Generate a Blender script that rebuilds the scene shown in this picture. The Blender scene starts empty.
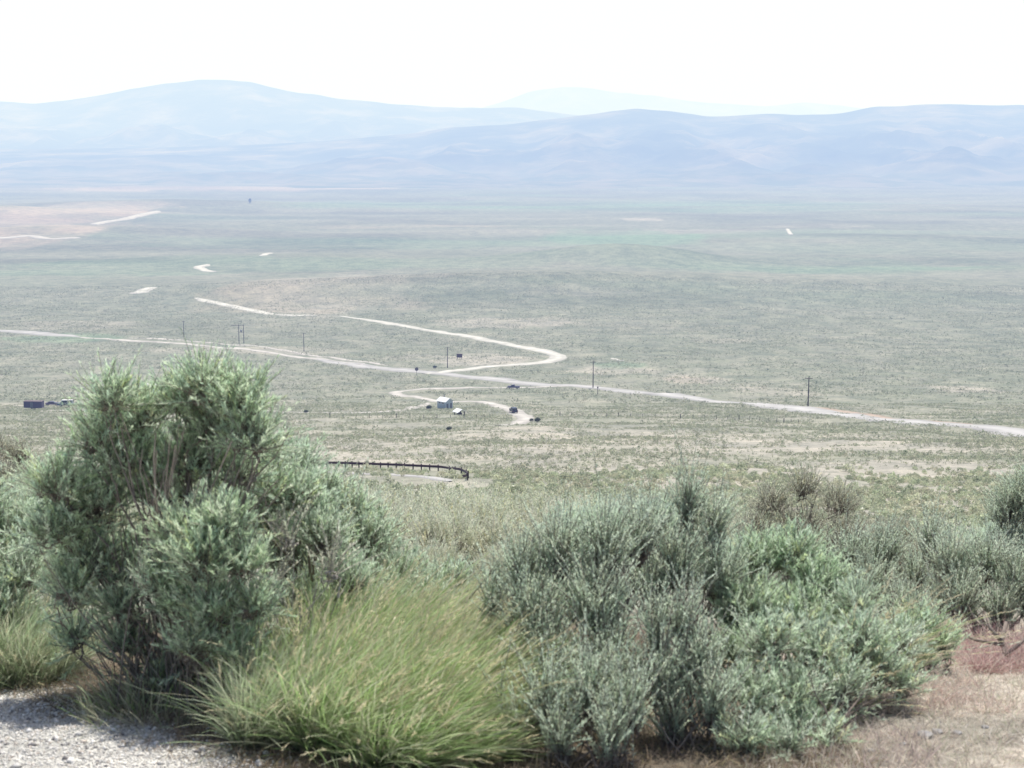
import bpy, math, time
import numpy as np
from mathutils import Vector, Matrix
T0 = time.time()
R = math.radians
scene = bpy.context.scene
col = scene.collection
rng = np.random.default_rng(11)

# ------------------------------------------------------------------ camera maths
F = 1407.0                       # focal length in pixels
TH = math.atan(234.0 / F)        # pitch below level
CT, ST = math.cos(TH), math.sin(TH)
def slope(py):                   # drop per metre of forward distance of a picture row
    return np.tan(TH + np.arctan((np.asarray(py, float) - 384) / F))
def pt(px, py, Y):               # world point on the sight line through a pixel, Y metres ahead
    u = (px - 512) / F; v = (384 - py) / F
    d = np.array([u, CT + v * ST, -ST + v * CT])
    return d * (Y / d[1])

# ------------------------------------------------------------------ noise + terrain
def _hash(ix, iy, s):
    n = (ix.astype(np.int64) * 374761393 + iy.astype(np.int64) * 668265263 + s * 974634777) & 0x7fffffff
    n = ((n ^ (n >> 13)) * 1274126177) & 0x7fffffff
    n = (n ^ (n >> 16)) & 0xffff
    return n / 65535.0
def vnoise(x, y, s=0):
    x = np.asarray(x, float); y = np.asarray(y, float)
    ix = np.floor(x); iy = np.floor(y); fx = x - ix; fy = y - iy
    fx = fx * fx * fx * (fx * (fx * 6 - 15) + 10); fy = fy * fy * fy * (fy * (fy * 6 - 15) + 10)
    a = _hash(ix, iy, s); b = _hash(ix + 1, iy, s); c = _hash(ix, iy + 1, s); d = _hash(ix + 1, iy + 1, s)
    return (a + (b - a) * fx) * (1 - fy) + (c + (d - c) * fx) * fy
def fbm(x, y, o=4, s=0):
    t = 0; a = 1; n = 0
    for i in range(o):
        t = t + a * vnoise(x, y, s + i * 17); n += a; a *= .5; x = x * 2.03 + 7.7; y = y * 2.03 + 3.1
    return t / n
def sstep(a, b, x):
    t = np.clip((x - a) / (b - a), 0, 1); return t * t * (3 - 2 * t)

_rows = [(900, 2.9), (768, 3.5), (700, 4.3), (640, 5.5), (610, 8), (585, 14), (560, 30), (540, 60), (520, 100), (495, 140), (474, 175), (450, 240), (430, 330),
         (410, 470), (395, 600), (378, 720), (357, 850), (330, 1050), (300, 1350), (273, 1720), (240, 2480), (215, 3550), (200, 4850)]
_ly = np.log([r[1] for r in _rows]); _dr = slope([r[0] for r in _rows]) * np.array([r[1] for r in _rows])
_g = np.linspace(math.log(2.9), math.log(4850), 900)
_sl = np.interp(_g, _ly, _dr / np.exp(_ly))
_k = np.hanning(61); _k /= _k.sum()
_sl = np.convolve(np.pad(_sl, 30, mode='edge'), _k, mode='valid')
_D = np.maximum.accumulate(_sl * np.exp(_g))
_D[_g < math.log(3.4)] = 1.6
_D = np.maximum(_D, 1.6)
MOUNDS = [(620, 250, 1950, 140, 110, 24), (480, 285, 1500, 260, 100, 13), (700, 285, 1560, 300, 100, 12), (900, 300, 1400, 250, 90, 5),
          (60, 235, 2700, 260, 200, 16), (150, 205, 4200, 500, 300, 22), (-60, 215, 3500, 400, 260, 30), (330, 292, 1420, 180, 60, 6),
          (860, 240, 2500, 400, 200, 9), (300, 262, 1950, 260, 140, 7)]
_mp = [(pt(a, b, Y)[0], Y, sx, sy, hh) for a, b, Y, sx, sy, hh in MOUNDS]
def height(x, y):
    x = np.asarray(x, float); y = np.asarray(y, float)
    yy = np.maximum(y, 2.9)
    h = -np.interp(np.log(yy), _g, _D)
    far = yy > 4850
    h = np.where(far, -_D[-1] - (np.minimum(yy, 12000) - 4850) * .0012, h)
    a1 = .10 * sstep(6, 20, yy) + .9 * sstep(40, 160, yy)
    h = h + a1 * (fbm(x / 28 + 3, y / 28, 3, 5) - .5) * 2
    a2 = 5.0 * sstep(500, 1500, yy)
    h = h + a2 * (fbm(x / 330, y / 260, 3, 9) - .5) * 2
    h = h + .03 * (vnoise(x / .35, y / .35, 3) - .5) * sstep(2, 4, yy)
    for mx, my, sx, sy, hh in _mp:
        h = h + hh * np.exp(-((x - mx) / sx) ** 2 - ((y - my) / sy) ** 2)
    return h
def hz(x, y): return float(height(x, y))
def ground(px, py):              # where the sight line through a pixel meets the ground
    u = (px - 512) / F; v = (384 - py) / F
    d = np.array([u, CT + v * ST, -ST + v * CT]); d /= d[1]
    ys = np.exp(np.linspace(math.log(3.0), math.log(14000), 3000))
    g = d[2] * ys - height(d[0] * ys, ys)
    i = np.argmax(g < 0)
    if g[i] >= 0: i = len(ys) - 1
    if i > 0:
        t = g[i - 1] / (g[i - 1] - g[i] + 1e-12); y = ys[i - 1] + t * (ys[i] - ys[i - 1])
    else: y = ys[0]
    return np.array([d[0] * y, y, hz(d[0] * y, y)])

# ------------------------------------------------------------------ materials
def new_mat(name):
    m = bpy.data.materials.new(name); m.use_nodes = True
    nt = m.node_tree; nt.nodes.clear()
    out = nt.nodes.new('ShaderNodeOutputMaterial')
    return m, nt, out
def principled(nt, out, colr=(.5, .5, .5), rough=.7, spec=.3, metal=0):
    b = nt.nodes.new('ShaderNodeBsdfPrincipled')
    b.inputs['Base Color'].default_value = (*colr, 1); b.inputs['Roughness'].default_value = rough
    b.inputs['Specular IOR Level'].default_value = spec; b.inputs['Metallic'].default_value = metal
    nt.links.new(b.outputs[0], out.inputs['Surface']); return b
def noise(nt, scale, detail=4, rough=.6, vec=None):
    n = nt.nodes.new('ShaderNodeTexNoise'); n.inputs['Scale'].default_value = scale
    n.inputs['Detail'].default_value = detail; n.inputs['Roughness'].default_value = rough
    if vec is not None: nt.links.new(vec, n.inputs['Vector'])
    return n
def ramp(nt, fac, stops):
    r = nt.nodes.new('ShaderNodeValToRGB'); e = r.color_ramp.elements
    while len(e) < len(stops): e.new(.5)
    for i, (p, c) in enumerate(stops): e[i].position = p; e[i].color = (*c, 1)
    nt.links.new(fac, r.inputs[0]); return r
def mul(nt, a, b, fac=1.0, typ='MULTIPLY'):
    m = nt.nodes.new('ShaderNodeMix'); m.data_type = 'RGBA'; m.blend_type = typ
    m.inputs['Factor'].default_value = fac
    nt.links.new(a, m.inputs['A']); nt.links.new(b, m.inputs['B']); return m.outputs['Result']
def simple(name, c, rough=.7, spec=.3, metal=0, var=.25, scale=6):
    m, nt, out = new_mat(name); b = principled(nt, out, c, rough, spec, metal)
    tc = nt.nodes.new('ShaderNodeTexCoord'); n = noise(nt, scale, 5, .65, tc.outputs['Object'])
    r = ramp(nt, n.outputs['Fac'], [(.3, tuple(v * (1 - var) for v in c)), (.7, tuple(min(1, v * (1 + var)) for v in c))])
    nt.links.new(r.outputs[0], b.inputs['Base Color']); return m
def leafmat(name, trans=.35, rough=.55, spec=.25, tint=(1, 1, 1)):
    m, nt, out = new_mat(name)
    at = nt.nodes.new('ShaderNodeAttribute'); at.attribute_name = 'Col'
    tn = nt.nodes.new('ShaderNodeRGB'); tn.outputs[0].default_value = (*tint, 1)
    c = mul(nt, at.outputs['Color'], tn.outputs[0])
    b = principled(nt, out, rough=rough, spec=spec); nt.links.new(c, b.inputs['Base Color'])
    t = nt.nodes.new('ShaderNodeBsdfTranslucent'); nt.links.new(c, t.inputs['Color'])
    mx = nt.nodes.new('ShaderNodeMixShader'); mx.inputs[0].default_value = trans
    nt.links.new(b.outputs[0], mx.inputs[1]); nt.links.new(t.outputs[0], mx.inputs[2]); nt.links.new(mx.outputs[0], out.inputs['Surface'])
    return m
M = {}
M['leaf'] = leafmat('shrub leaf', .56, .4, .5, (1.86, 1.92, 1.80))
M['grass'] = leafmat('grass blade', .48, .4, .5, (1.30, 1.30, 1.34))
M['bark'] = simple('grey brown bark', (.24, .20, .17), .9, .1, 0, .45, 25)
M['deadwood'] = simple('weathered dead wood', (.42, .38, .34), .9, .1, 0, .3, 25)
M['limb'] = simple('bare grey limb', (.30, .25, .21), .9, .1, 0, .4, 25)
M['pebble'] = leafmat('gravel stones', .0, .85, .2)
M['rail'] = simple('rust brown rail steel', (.055, .028, .035), .6, .3, .0, .3, 2)
M['post'] = simple('dark rail post', (.04, .025, .025), .8, .2)
M['wood'] = simple('weathered pole wood', (.06, .045, .035), .9, .1)
M['fencewood'] = simple('grey fence wood', (.05, .045, .04), .9, .1)
M['wire'] = simple('fence wire', (.15, .15, .15), .5, .5, .5)
M['glass'] = simple('dark window glass', (.02, .025, .03), .08, .6, 0, .1)
M['tyre'] = simple('tyre rubber', (.02, .02, .02), .9, .2)
M['rim'] = simple('wheel rim', (.35, .35, .37), .35, .5, .7)
M['car_dark'] = simple('dark blue car paint', (.018, .022, .045), .3, .5, .1, .1)
M['car_purple'] = simple('dark plum paint', (.085, .07, .13), .45, .4, .0, .15, 1)
M['car_blue'] = simple('blue van paint', (.07, .10, .22), .35, .5, 0, .1)
M['car_pink'] = simple('pale dusty trim', (.45, .38, .36), .6, .3)
M['white'] = simple('white painted metal', (.93, .93, .93), .5, .4, 0, .04, 2)
M['lamp'] = simple('clear lamp', (.7, .7, .68), .2, .6)
M['taillamp'] = simple('red tail lamp', (.35, .02, .02), .3, .5)
M['blockwall'] = simple('pale blue grey wall', (.48, .54, .57), .85, .2, 0, .12, 1.5)
M['doorgrey'] = simple('grey door', (.16, .17, .19), .6, .3)
M['brownsign'] = simple('brown board', (.11, .06, .05), .7, .2)
M['signback'] = simple('dull sign back', (.16, .12, .12), .6, .3)
M['metal'] = simple('galvanised metal', (.3, .3, .32), .45, .5, .6)

# ------------------------------------------------------------------ mesh helpers
def tag(o, label=None, cat=None, group=None, kind=None):
    if label: o['label'] = label
    if cat: o['category'] = cat
    if group: o['group'] = group
    if kind: o['kind'] = kind
    return o
def empty(name, loc=(0, 0, 0), rz=0):
    o = bpy.data.objects.new(name, None); o.empty_display_size = .2
    o.location = tuple(float(v) for v in loc); o.rotation_euler = (0, 0, rz); col.objects.link(o); return o
def npmesh(name, V, loops, starts, mat, parent=None, colr=None, smooth=False, loc=None):
    me = bpy.data.meshes.new(name)
    V = np.ascontiguousarray(V, np.float32); loops = np.ascontiguousarray(loops, np.int32); starts = np.ascontiguousarray(starts, np.int32)
    me.vertices.add(len(V)); me.vertices.foreach_set('co', V.ravel())
    me.loops.add(len(loops)); me.loops.foreach_set('vertex_index', loops)
    me.polygons.add(len(starts)); me.polygons.foreach_set('loop_start', starts)
    me.update(calc_edges=True); me.validate()
    if colr is not None:
        a = me.color_attributes.new('Col', 'FLOAT_COLOR', 'POINT')
        c = np.ones((len(V), 4), np.float32); c[:, :3] = colr
        a.data.foreach_set('color', c.ravel())
    if smooth: me.polygons.foreach_set('use_smooth', np.ones(len(starts), bool))
    me.materials.append(mat)
    o = bpy.data.objects.new(name, me); col.objects.link(o)
    if parent is not None: o.parent = parent
    if loc is not None: o.location = loc
    return o
def quads_mesh(name, V, Q, mat, **k):
    Q = np.asarray(Q); return npmesh(name, V, Q.ravel(), np.arange(len(Q)) * Q.shape[1], mat, **k)
def norm(v): return v / (np.linalg.norm(v, axis=-1, keepdims=True) + 1e-9)

class MB:                        # boxes, prisms and tubes collected into one mesh
    def __init__(s): s.v = []; s.f = []
    def add(s, V, Fs):
        o = len(s.v); s.v += [tuple(map(float, p)) for p in V]; s.f += [tuple(i + o for i in f) for f in Fs]
    def box(s, x0, x1, y0, y1, z0, z1):
        s.add([(x0, y0, z0), (x1, y0, z0), (x1, y1, z0), (x0, y1, z0), (x0, y0, z1), (x1, y0, z1), (x1, y1, z1), (x0, y1, z1)],
              [(0, 3, 2, 1), (4, 5, 6, 7), (0, 1, 5, 4), (1, 2, 6, 5), (2, 3, 7, 6), (3, 0, 4, 7)])
    def prism(s, prof, y0, y1, inset=None):     # profile in x,z extruded along y
        n = len(prof); V = [(x, y0, z) for x, z in prof] + [(x, y1, z) for x, z in prof]
        s.add(V, [tuple(range(n)), tuple(range(2 * n - 1, n - 1, -1))] + [(i, i + n, (i + 1) % n + n, (i + 1) % n) for i in range(n)])
    def tube(s, P, r, n=6):
        P = [Vector(map(float, p)) for p in P]; rr = r if hasattr(r, '__len__') else [r] * len(P); V = []; Fs = []
        for i, p in enumerate(P):
            t = (P[min(i + 1, len(P) - 1)] - P[max(i - 1, 0)]).normalized()
            a = t.orthogonal().normalized() if abs(t.z) > .9 else t.cross(Vector((0, 0, 1))).normalized(); b = t.cross(a)
            for k in range(n):
                an = 2 * math.pi * k / n; V.append(p + (a * math.cos(an) + b * math.sin(an)) * rr[i])
        for i in range(len(P) - 1):
            for k in range(n): Fs.append((i * n + k, i * n + (k + 1) % n, (i + 1) * n + (k + 1) % n, (i + 1) * n + k))
        Fs += [tuple(range(n - 1, -1, -1)), tuple((len(P) - 1) * n + k for k in range(n))]
        s.add(V, Fs)
    def build(s, name, mat, parent=None, bevel=0, smooth=False):
        me = bpy.data.meshes.new(name); me.from_pydata(s.v, [], s.f); me.materials.append(mat)
        o = bpy.data.objects.new(name, me); col.objects.link(o)
        if smooth: me.polygons.foreach_set('use_smooth', [True] * len(me.polygons))
        if parent is not None: o.parent = parent
        if bevel:
            b = o.modifiers.new('bevel', 'BEVEL'); b.width = bevel; b.segments = 2; b.limit_method = 'ANGLE'
        return o

def tubes_np(paths, radii, n=4):             # paths (k,m,3), radii (k,m) -> verts, quads
    k, m, _ = paths.shape
    t = np.empty_like(paths); t[:, 1:-1] = paths[:, 2:] - paths[:, :-2]; t[:, 0] = paths[:, 1] - paths[:, 0]; t[:, -1] = paths[:, -1] - paths[:, -2]
    t = norm(t); ref = np.where(np.abs(t[..., 2:3]) > .9, np.array([1., .1, 0]), np.array([0, 0, 1.]))
    a = norm(np.cross(t, ref)); b = np.cross(t, a)
    an = np.arange(n) * 2 * np.pi / n
    V = paths[:, :, None] + radii[:, :, None, None] * (a[:, :, None] * np.cos(an)[:, None] + b[:, :, None] * np.sin(an)[:, None])
    idx = np.arange(k * m * n).reshape(k, m, n)
    A = idx[:, :-1]; B = idx[:, 1:]
    Q = np.stack([A, np.roll(A, -1, 2), np.roll(B, -1, 2), B], -1).reshape(-1, 4)
    return V.reshape(-1, 3), Q

def ribbons(P, T, L, W, droop, colr, N=None, segs=2, taper=True, sh0=.85):
    """many leaves/blades: base P, direction T, length L, width W, droop vector; -> verts, loops, starts, colours"""
    n = len(P)
    if N is None: N = norm(rng.normal(size=(n, 3)) * .8 + np.array([.1, .2, .6]))
    S = norm(np.cross(T, N))
    pts = []
    for i in range(segs + 1):
        s = i / segs
        pts.append(P + T * (L * s)[:, None] + droop * (L * s * s)[:, None])
    V = []
    for i in range(segs):
        s = i / segs
        w = W * (.55 + .45 * math.sin(math.pi * min(s * 1.3 + .25, 1))) if taper else W
        V += [pts[i] - S * w[:, None] / 2, pts[i] + S * w[:, None] / 2]
    V.append(pts[segs])
    k = 2 * segs + 1
    V = np.stack(V, 1).reshape(-1, 3)
    base = (np.arange(n) * k)[:, None]
    loops = []
    for i in range(segs - 1): loops += [2 * i, 2 * i + 1, 2 * i + 3, 2 * i + 2]
    loops += [2 * segs - 2, 2 * segs - 1, 2 * segs]
    st = [4 * i for i in range(segs)]
    LL = (base + np.array(loops)).ravel()
    nl = len(loops)
    SS = ((np.arange(n) * nl)[:, None] + np.array(st)).ravel()
    shade = np.concatenate([np.full(2, sh0 + (1 - sh0) * i / max(1, segs - 1)) for i in range(segs)] + [[1.12]])  # tips brightened in the colour as leaf sparkle
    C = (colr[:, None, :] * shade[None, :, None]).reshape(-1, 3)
    return V, LL, SS, C
def join(parts):
    V, L, S, C = [], [], [], []; vo = lo = 0
    for v, l, s, c in parts:
        V.append(v); L.append(l + vo); S.append(s + lo); C.append(c); vo += len(v); lo += len(l)
    return np.concatenate(V), np.concatenate(L), np.concatenate(S), np.concatenate(C)

# ------------------------------------------------------------------ shrubs
STY = {
 'rabbit': dict(dens=1100, tl=(.06, .15), leaf=.027, lw=.0036, nl=28, up=.85, spread=.8, cols=[(.34, .44, .28), (.40, .49, .34), (.47, .54, .42), (.31, .42, .32)], appr=.55),
 'green':  dict(dens=1100, tl=(.07, .15), leaf=.026, lw=.0035, nl=28, up=.9, spread=.75, cols=[(.33, .44, .29), (.38, .48, .34), (.44, .53, .42)], appr=.5),
 'silver': dict(dens=1050, tl=(.06, .14), leaf=.024, lw=.0036, nl=28, up=.8, spread=.85, cols=[(.42, .51, .40), (.49, .56, .47), (.38, .47, .38), (.36, .46, .32)], appr=.5),
 'sage':   dict(dens=1050, tl=(.09, .23), leaf=.014, lw=.0034, nl=52, jit=.25, yl=0, up=1.3, spread=.6, cols=[(.42, .50, .41), (.47, .54, .46), (.38, .46, .38), (.48, .53, .42)], appr=.5),
 'drysage':dict(dens=720, tl=(.09, .18), leaf=.014, lw=.0040, nl=26, up=1.2, spread=.7, cols=[(.43, .44, .35), (.49, .48, .40), (.42, .39, .34), (.40, .43, .33)], appr=.55),
}
def shrub_geo(lobes, base, style, dens=1.0, big=1.0, seed=0, stems=True, down=-.25, lw=1.0, gap=.35, thin=9, sprd=1.0, rs=1.0):
    """lobes: [(c(3), r(3))] relative to base (3). Returns foliage arrays, branch arrays."""
    g = np.random.default_rng(seed); st = STY[style]; parts = []; paths = []; rads = []; C0 = np.array(st['cols'])
    tw_paths = []
    for li, (c, r) in enumerate(lobes):
        c = np.array(c, float); r = np.array(r, float)
        area = 4 * np.pi * ((r[0] * r[1]) ** 1.6 / 3 + (r[0] * r[2]) ** 1.6 / 3 + (r[1] * r[2]) ** 1.6 / 3) ** (1 / 1.6)
        n = max(12, int(area * st['dens'] * dens))
        d = norm(g.normal(size=(n * 2, 3)))
        d = d[(d[:, 2] > down) | (g.random(n * 2) < .25)][:n]; n = len(d)
        # clumpy gaps
        ph = g.random(3) * 6
        lump = np.sin(d[:, 0] * 6 + ph[0]) * np.sin(d[:, 1] * 6 + ph[1]) + np.sin(d[:, 2] * 7 + ph[2]) * .6
        keep = g.random(n) > gap * (lump < -.25); d = d[keep]; lump = lump[keep]; n = len(d)
        rad = (.45 + .55 * g.random(n) ** .55 + .10 * lump)
        tl = g.uniform(*st['tl'], n) * big * np.where(g.random(n) < .06, 1.6, 1)
        P = c + d * r * rad[:, None] - d * (tl * .5)[:, None]
        T = norm(d * st['spread'] + np.array([0, 0, st['up']]) + g.normal(size=(n, 3)) * st.get('jit', .40))
        ends = P + T * tl[:, None]
        Bv = norm(g.normal(size=(n, 3)) + np.array([.25, 0, -.1])) * g.uniform(.05, .38, (n, 1))
        ends = ends + Bv * tl[:, None]
        bend = np.stack([P, P + T * (tl * .5)[:, None] + Bv * (tl * .25)[:, None], ends], 1)
        tw_paths.append(bend)
        nl = st['nl']
        s = (np.arange(nl) + .5) / nl
        s = np.clip(.12 + .9 * s[None, :] + g.normal(size=(n, nl)) * .03, 0, 1.02)
        LP = P[:, None] + T[:, None] * (tl[:, None] * s)[..., None] + Bv[:, None] * (tl[:, None] * s * s)[..., None]
        rd = norm(g.normal(size=(n, nl, 3)))
        LT = norm(T[:, None] * st['appr'] * 1.6 + rd * (1 - .5 * s[..., None]) * .95 + np.array([0, 0, .25]))
        LL = st['leaf'] * big * g.uniform(.6, 1.3, (n, nl)) * (1.1 - .35 * s)
        W = st['lw'] * lw * big * g.uniform(.7, 1.25, (n, nl))
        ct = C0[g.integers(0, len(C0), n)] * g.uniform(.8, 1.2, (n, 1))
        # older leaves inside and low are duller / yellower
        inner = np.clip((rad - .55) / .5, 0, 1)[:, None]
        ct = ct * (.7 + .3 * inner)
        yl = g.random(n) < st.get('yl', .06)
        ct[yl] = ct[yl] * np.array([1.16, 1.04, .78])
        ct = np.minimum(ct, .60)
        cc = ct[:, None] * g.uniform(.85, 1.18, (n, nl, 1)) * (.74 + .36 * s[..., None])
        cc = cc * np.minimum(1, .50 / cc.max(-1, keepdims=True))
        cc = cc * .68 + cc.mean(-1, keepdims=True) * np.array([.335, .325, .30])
        m = n * nl
        fd = g.normal(size=(m, 3)) * .12 + np.array([0, 0, -.12])
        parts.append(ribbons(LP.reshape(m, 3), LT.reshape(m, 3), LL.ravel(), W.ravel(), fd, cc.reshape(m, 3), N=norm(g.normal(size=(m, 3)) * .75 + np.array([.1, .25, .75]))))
        # limb from the base into the lobe, then sub-branches
        hub = c + np.array([0, 0, -.45 * r[2]])
        b0 = np.array(base, float) + np.append(g.normal(size=2) * .02, 0)
        nb = max(1, int(round(2 * r[0] / .34)))
        for k in range(nb):
            e = hub + g.normal(size=3) * r * .28
            mid = b0 * .55 + e * .45 + g.normal(size=3) * .03; mid2 = b0 * .22 + e * .78 + g.normal(size=3) * .03
            mid[2] += .05 * np.linalg.norm(e - b0)
            pth = [b0]
            for tt in np.linspace(.14, 1, 8):
                q = (1 - tt) ** 3 * b0 + 3 * (1 - tt) ** 2 * tt * mid + 3 * (1 - tt) * tt ** 2 * mid2 + tt ** 3 * e
                pth.append(q + g.normal(size=3) * .008)
            pth = np.array(pth); L = np.linalg.norm(e - b0)
            r0 = (.006 + .0075 * L) * g.uniform(.5, 1.05) * rs; 
            paths.append(pth); rads.append(np.linspace(r0, r0 * .32, 9))
        # sub-branches to the shell
        ns = max(8, int(n * .16)); pick = g.integers(0, n, ns)
        for q in pick:
            e = P[q]; t0 = g.integers(4, 9); src = paths[-1 - g.integers(0, nb)][t0]
            tt = np.linspace(0, 1, 9)[:, None]; m1 = src * .5 + e * .5 + np.array([0, 0, -.06]) * np.linalg.norm(e - src) + g.normal(size=3) * .02
            pth = (1 - tt) ** 2 * src + 2 * tt * (1 - tt) * m1 + tt ** 2 * e + g.normal(size=(9, 3)) * .004
            paths.append(pth); rads.append(np.linspace(.0042, .0016, 9) * g.uniform(.7, 1.3) * big)
            paths_keep = None
    # thin bare stems rising from the base through the crown
    nst = int(thin * len(lobes)); al = np.array([c for c, r in lobes]); ar = np.array([r for c, r in lobes])
    for k in range(nst):
        q = g.integers(0, len(al)); e = al[q] + g.normal(size=3) * ar[q] * .5; b0 = np.array(base, float) + np.append(g.normal(size=2) * .07 * sprd, 0)
        e = b0 + (e - b0) * g.uniform(.5, 1.05); tt = np.linspace(0, 1, 9)[:, None]; m1 = b0 * .5 + e * .5 + g.normal(size=3) * .05
        paths.append((1 - tt) ** 2 * b0 + 2 * tt * (1 - tt) * m1 + tt ** 2 * e + g.normal(size=(9, 3)) * .003); rads.append(np.linspace(.0036, .0012, 9) * g.uniform(.6, 1.3))
    # keep order independent: limbs and sub-branches share one mesh
    P9 = np.array(paths); R9 = np.array(rads)
    bv, bq = tubes_np(P9, R9, 5)
    if stems:
        tp = np.concatenate(tw_paths); tv, tq = tubes_np(tp, np.tile(np.array([.0016, .0012, .0007]) * big, (len(tp), 1)), 3)
        bq2 = np.concatenate([bq, tq + len(bv)]); bv = np.concatenate([bv, tv]); bq = bq2
    return join(parts), (bv, bq)

def make_shrub(name, label, cat, base, lobes, style, group=None, seed=0, bm='bark', **k):
    """base: world point; lobes world"""
    rel = [(np.array(c) - base, r) for c, r in lobes]
    (V, L, S, C), (bv, bq) = shrub_geo(rel, (0, 0, -.03), style, seed=seed, **k)
    o = empty(name, base); tag(o, label, cat, group)
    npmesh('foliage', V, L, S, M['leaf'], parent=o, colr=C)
    quads_mesh('branches', bv, bq, M[bm], parent=o, smooth=True)
    return o
def lob(px, py, rpx, Y, sq=(1, 1, 1)):
    c = pt(px, py, Y); r = rpx / F * Y
    return (c, (r * sq[0], r * sq[1], r * sq[2]))

# ------------------------------------------------------------------ grass clump
def grass_geo(n, Rb, H, lean, seed, cols, w=.0021, dry=.18, heads=.12, spread=.30, segs=6):
    g = np.random.default_rng(seed); n = int(n * 1.2)
    a = g.random(n) * 2 * np.pi; rr = Rb * np.sqrt(g.random(n))
    P = np.stack([np.cos(a) * rr, np.sin(a) * rr, np.full(n, -.02)], 1)
    out = np.stack([np.cos(a), np.sin(a), np.zeros(n)], 1) * (rr / Rb)[:, None]
    T = norm(out * spread + np.array([0, 0, 1.]) + g.normal(size=(n, 3)) * .24 + np.array(lean) * .25)
    Ln = H * g.uniform(.35, 1.1, n) * np.where(g.random(n) < .04, 1.2, 1)
    az = g.normal(size=n) * .7
    dirn = norm(out * .45 + np.array(lean) * 1.1 + g.normal(size=(n, 3)) * .35); dirn[:, 2] = 0
    dr = dirn * g.uniform(.15, .62, (n, 1)) + np.array([0, 0, -1]) * g.uniform(.05, .42, (n, 1))
    C0 = np.array(cols); c = C0[g.integers(0, len(C0), n)] * g.uniform(.75, 1.25, (n, 1))
    dd = g.random(n) < dry; c[dd] = np.array([.47, .45, .32]) * g.uniform(.7, 1.2, (dd.sum(), 1))
    W = w * g.uniform(.6, 1.2, n)
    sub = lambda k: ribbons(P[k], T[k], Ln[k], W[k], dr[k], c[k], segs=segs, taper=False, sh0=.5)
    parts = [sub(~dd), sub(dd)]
    # seed heads: little spikelets round the last part of some blades
    hs = np.where(g.random(n) < heads)[0]
    if len(hs):
        m = 12; s = np.linspace(.80, 1.0, m)[None, :]
        Ls = Ln[hs][:, None]
        HP = P[hs][:, None] + T[hs][:, None] * (Ls * s)[..., None] + dr[hs][:, None] * (Ls * s * s)[..., None]
        HT = norm(T[hs][:, None] + dr[hs][:, None] * 2 * s[..., None] + g.normal(size=(len(hs), m, 3)) * .28)
        q = len(hs) * m; hc = np.tile(np.array([[.60, .54, .36]]), (q, 1)) * g.uniform(.75, 1.15, (q, 1))
        parts.append(ribbons(HP.reshape(q, 3), HT.reshape(q, 3), np.full(q, .020), np.full(q, .0035), np.zeros((q, 3)), hc))
    return parts, hs
def make_grass(label, px, py_base, Y, n, Rb, H, lean=(.5, 0, 0), seed=0, cols=None, group='tall grass clumps among the front shrubs', **k):
    b = pt(px, py_base, Y); b[2] = hz(b[0], b[1])
    cols = cols or [(.21, .26, .08), (.26, .30, .11), (.30, .34, .15), (.17, .24, .08)]
    parts, hs = grass_geo(n, Rb, H, lean, seed, cols, **k)
    o = empty('grass_clump', b); tag(o, label, 'grass clump', group)
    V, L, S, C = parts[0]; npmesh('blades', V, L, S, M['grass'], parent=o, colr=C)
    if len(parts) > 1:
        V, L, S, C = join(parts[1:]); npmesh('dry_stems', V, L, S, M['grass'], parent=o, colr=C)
    return o

# ================================================================== THE SETTING
# ---- ground sheet
pys = np.concatenate([np.arange(900, 520, -2.2), np.arange(520, 200, -.9)])
Ysr = np.interp(-pys, -np.array([r[0] for r in _rows], float), np.log([r[1] for r in _rows]))
Yr = np.exp(Ysr)
Yr = np.concatenate([[-50, -30, -15, -7, -3, -1, 0, .8, 1.5, 2.2], Yr, np.exp(np.linspace(math.log(4900), math.log(60000), 60))])
us = np.concatenate([-np.exp(np.linspace(math.log(4), math.log(.5), 26)), np.linspace(-.48, .48, 1150), np.exp(np.linspace(math.log(.5), math.log(4), 26))])
YY, UU = np.meshgrid(Yr, us, indexing='ij')
C_OFF = np.interp(Yr, [-50, 0, 100, 1000], [60, 8, 8, 8])[:, None]
XX = UU * (YY + C_OFF)
ZZ = height(XX, YY)
nr, nc = XX.shape
def patchmask(plist):
    m = np.zeros_like(XX)
    for px, py, wx, wy, amp in plist:       # pixel centre and half sizes, as world ellipses
        c = ground(px, py); e = ground(px, py - wy); w = wx / F * c[1]; l = max(abs(e[1] - c[1]), w * .3)
        q = ((XX - c[0]) / w) ** 2 + ((YY - c[1]) / l) ** 2
        nn = fbm(XX / (w * .35), YY / (l * .5), 4, 31)
        m = np.maximum(m, amp * sstep(1.25, .55, q + (nn - .5) * 1.6))
    return m
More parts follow.
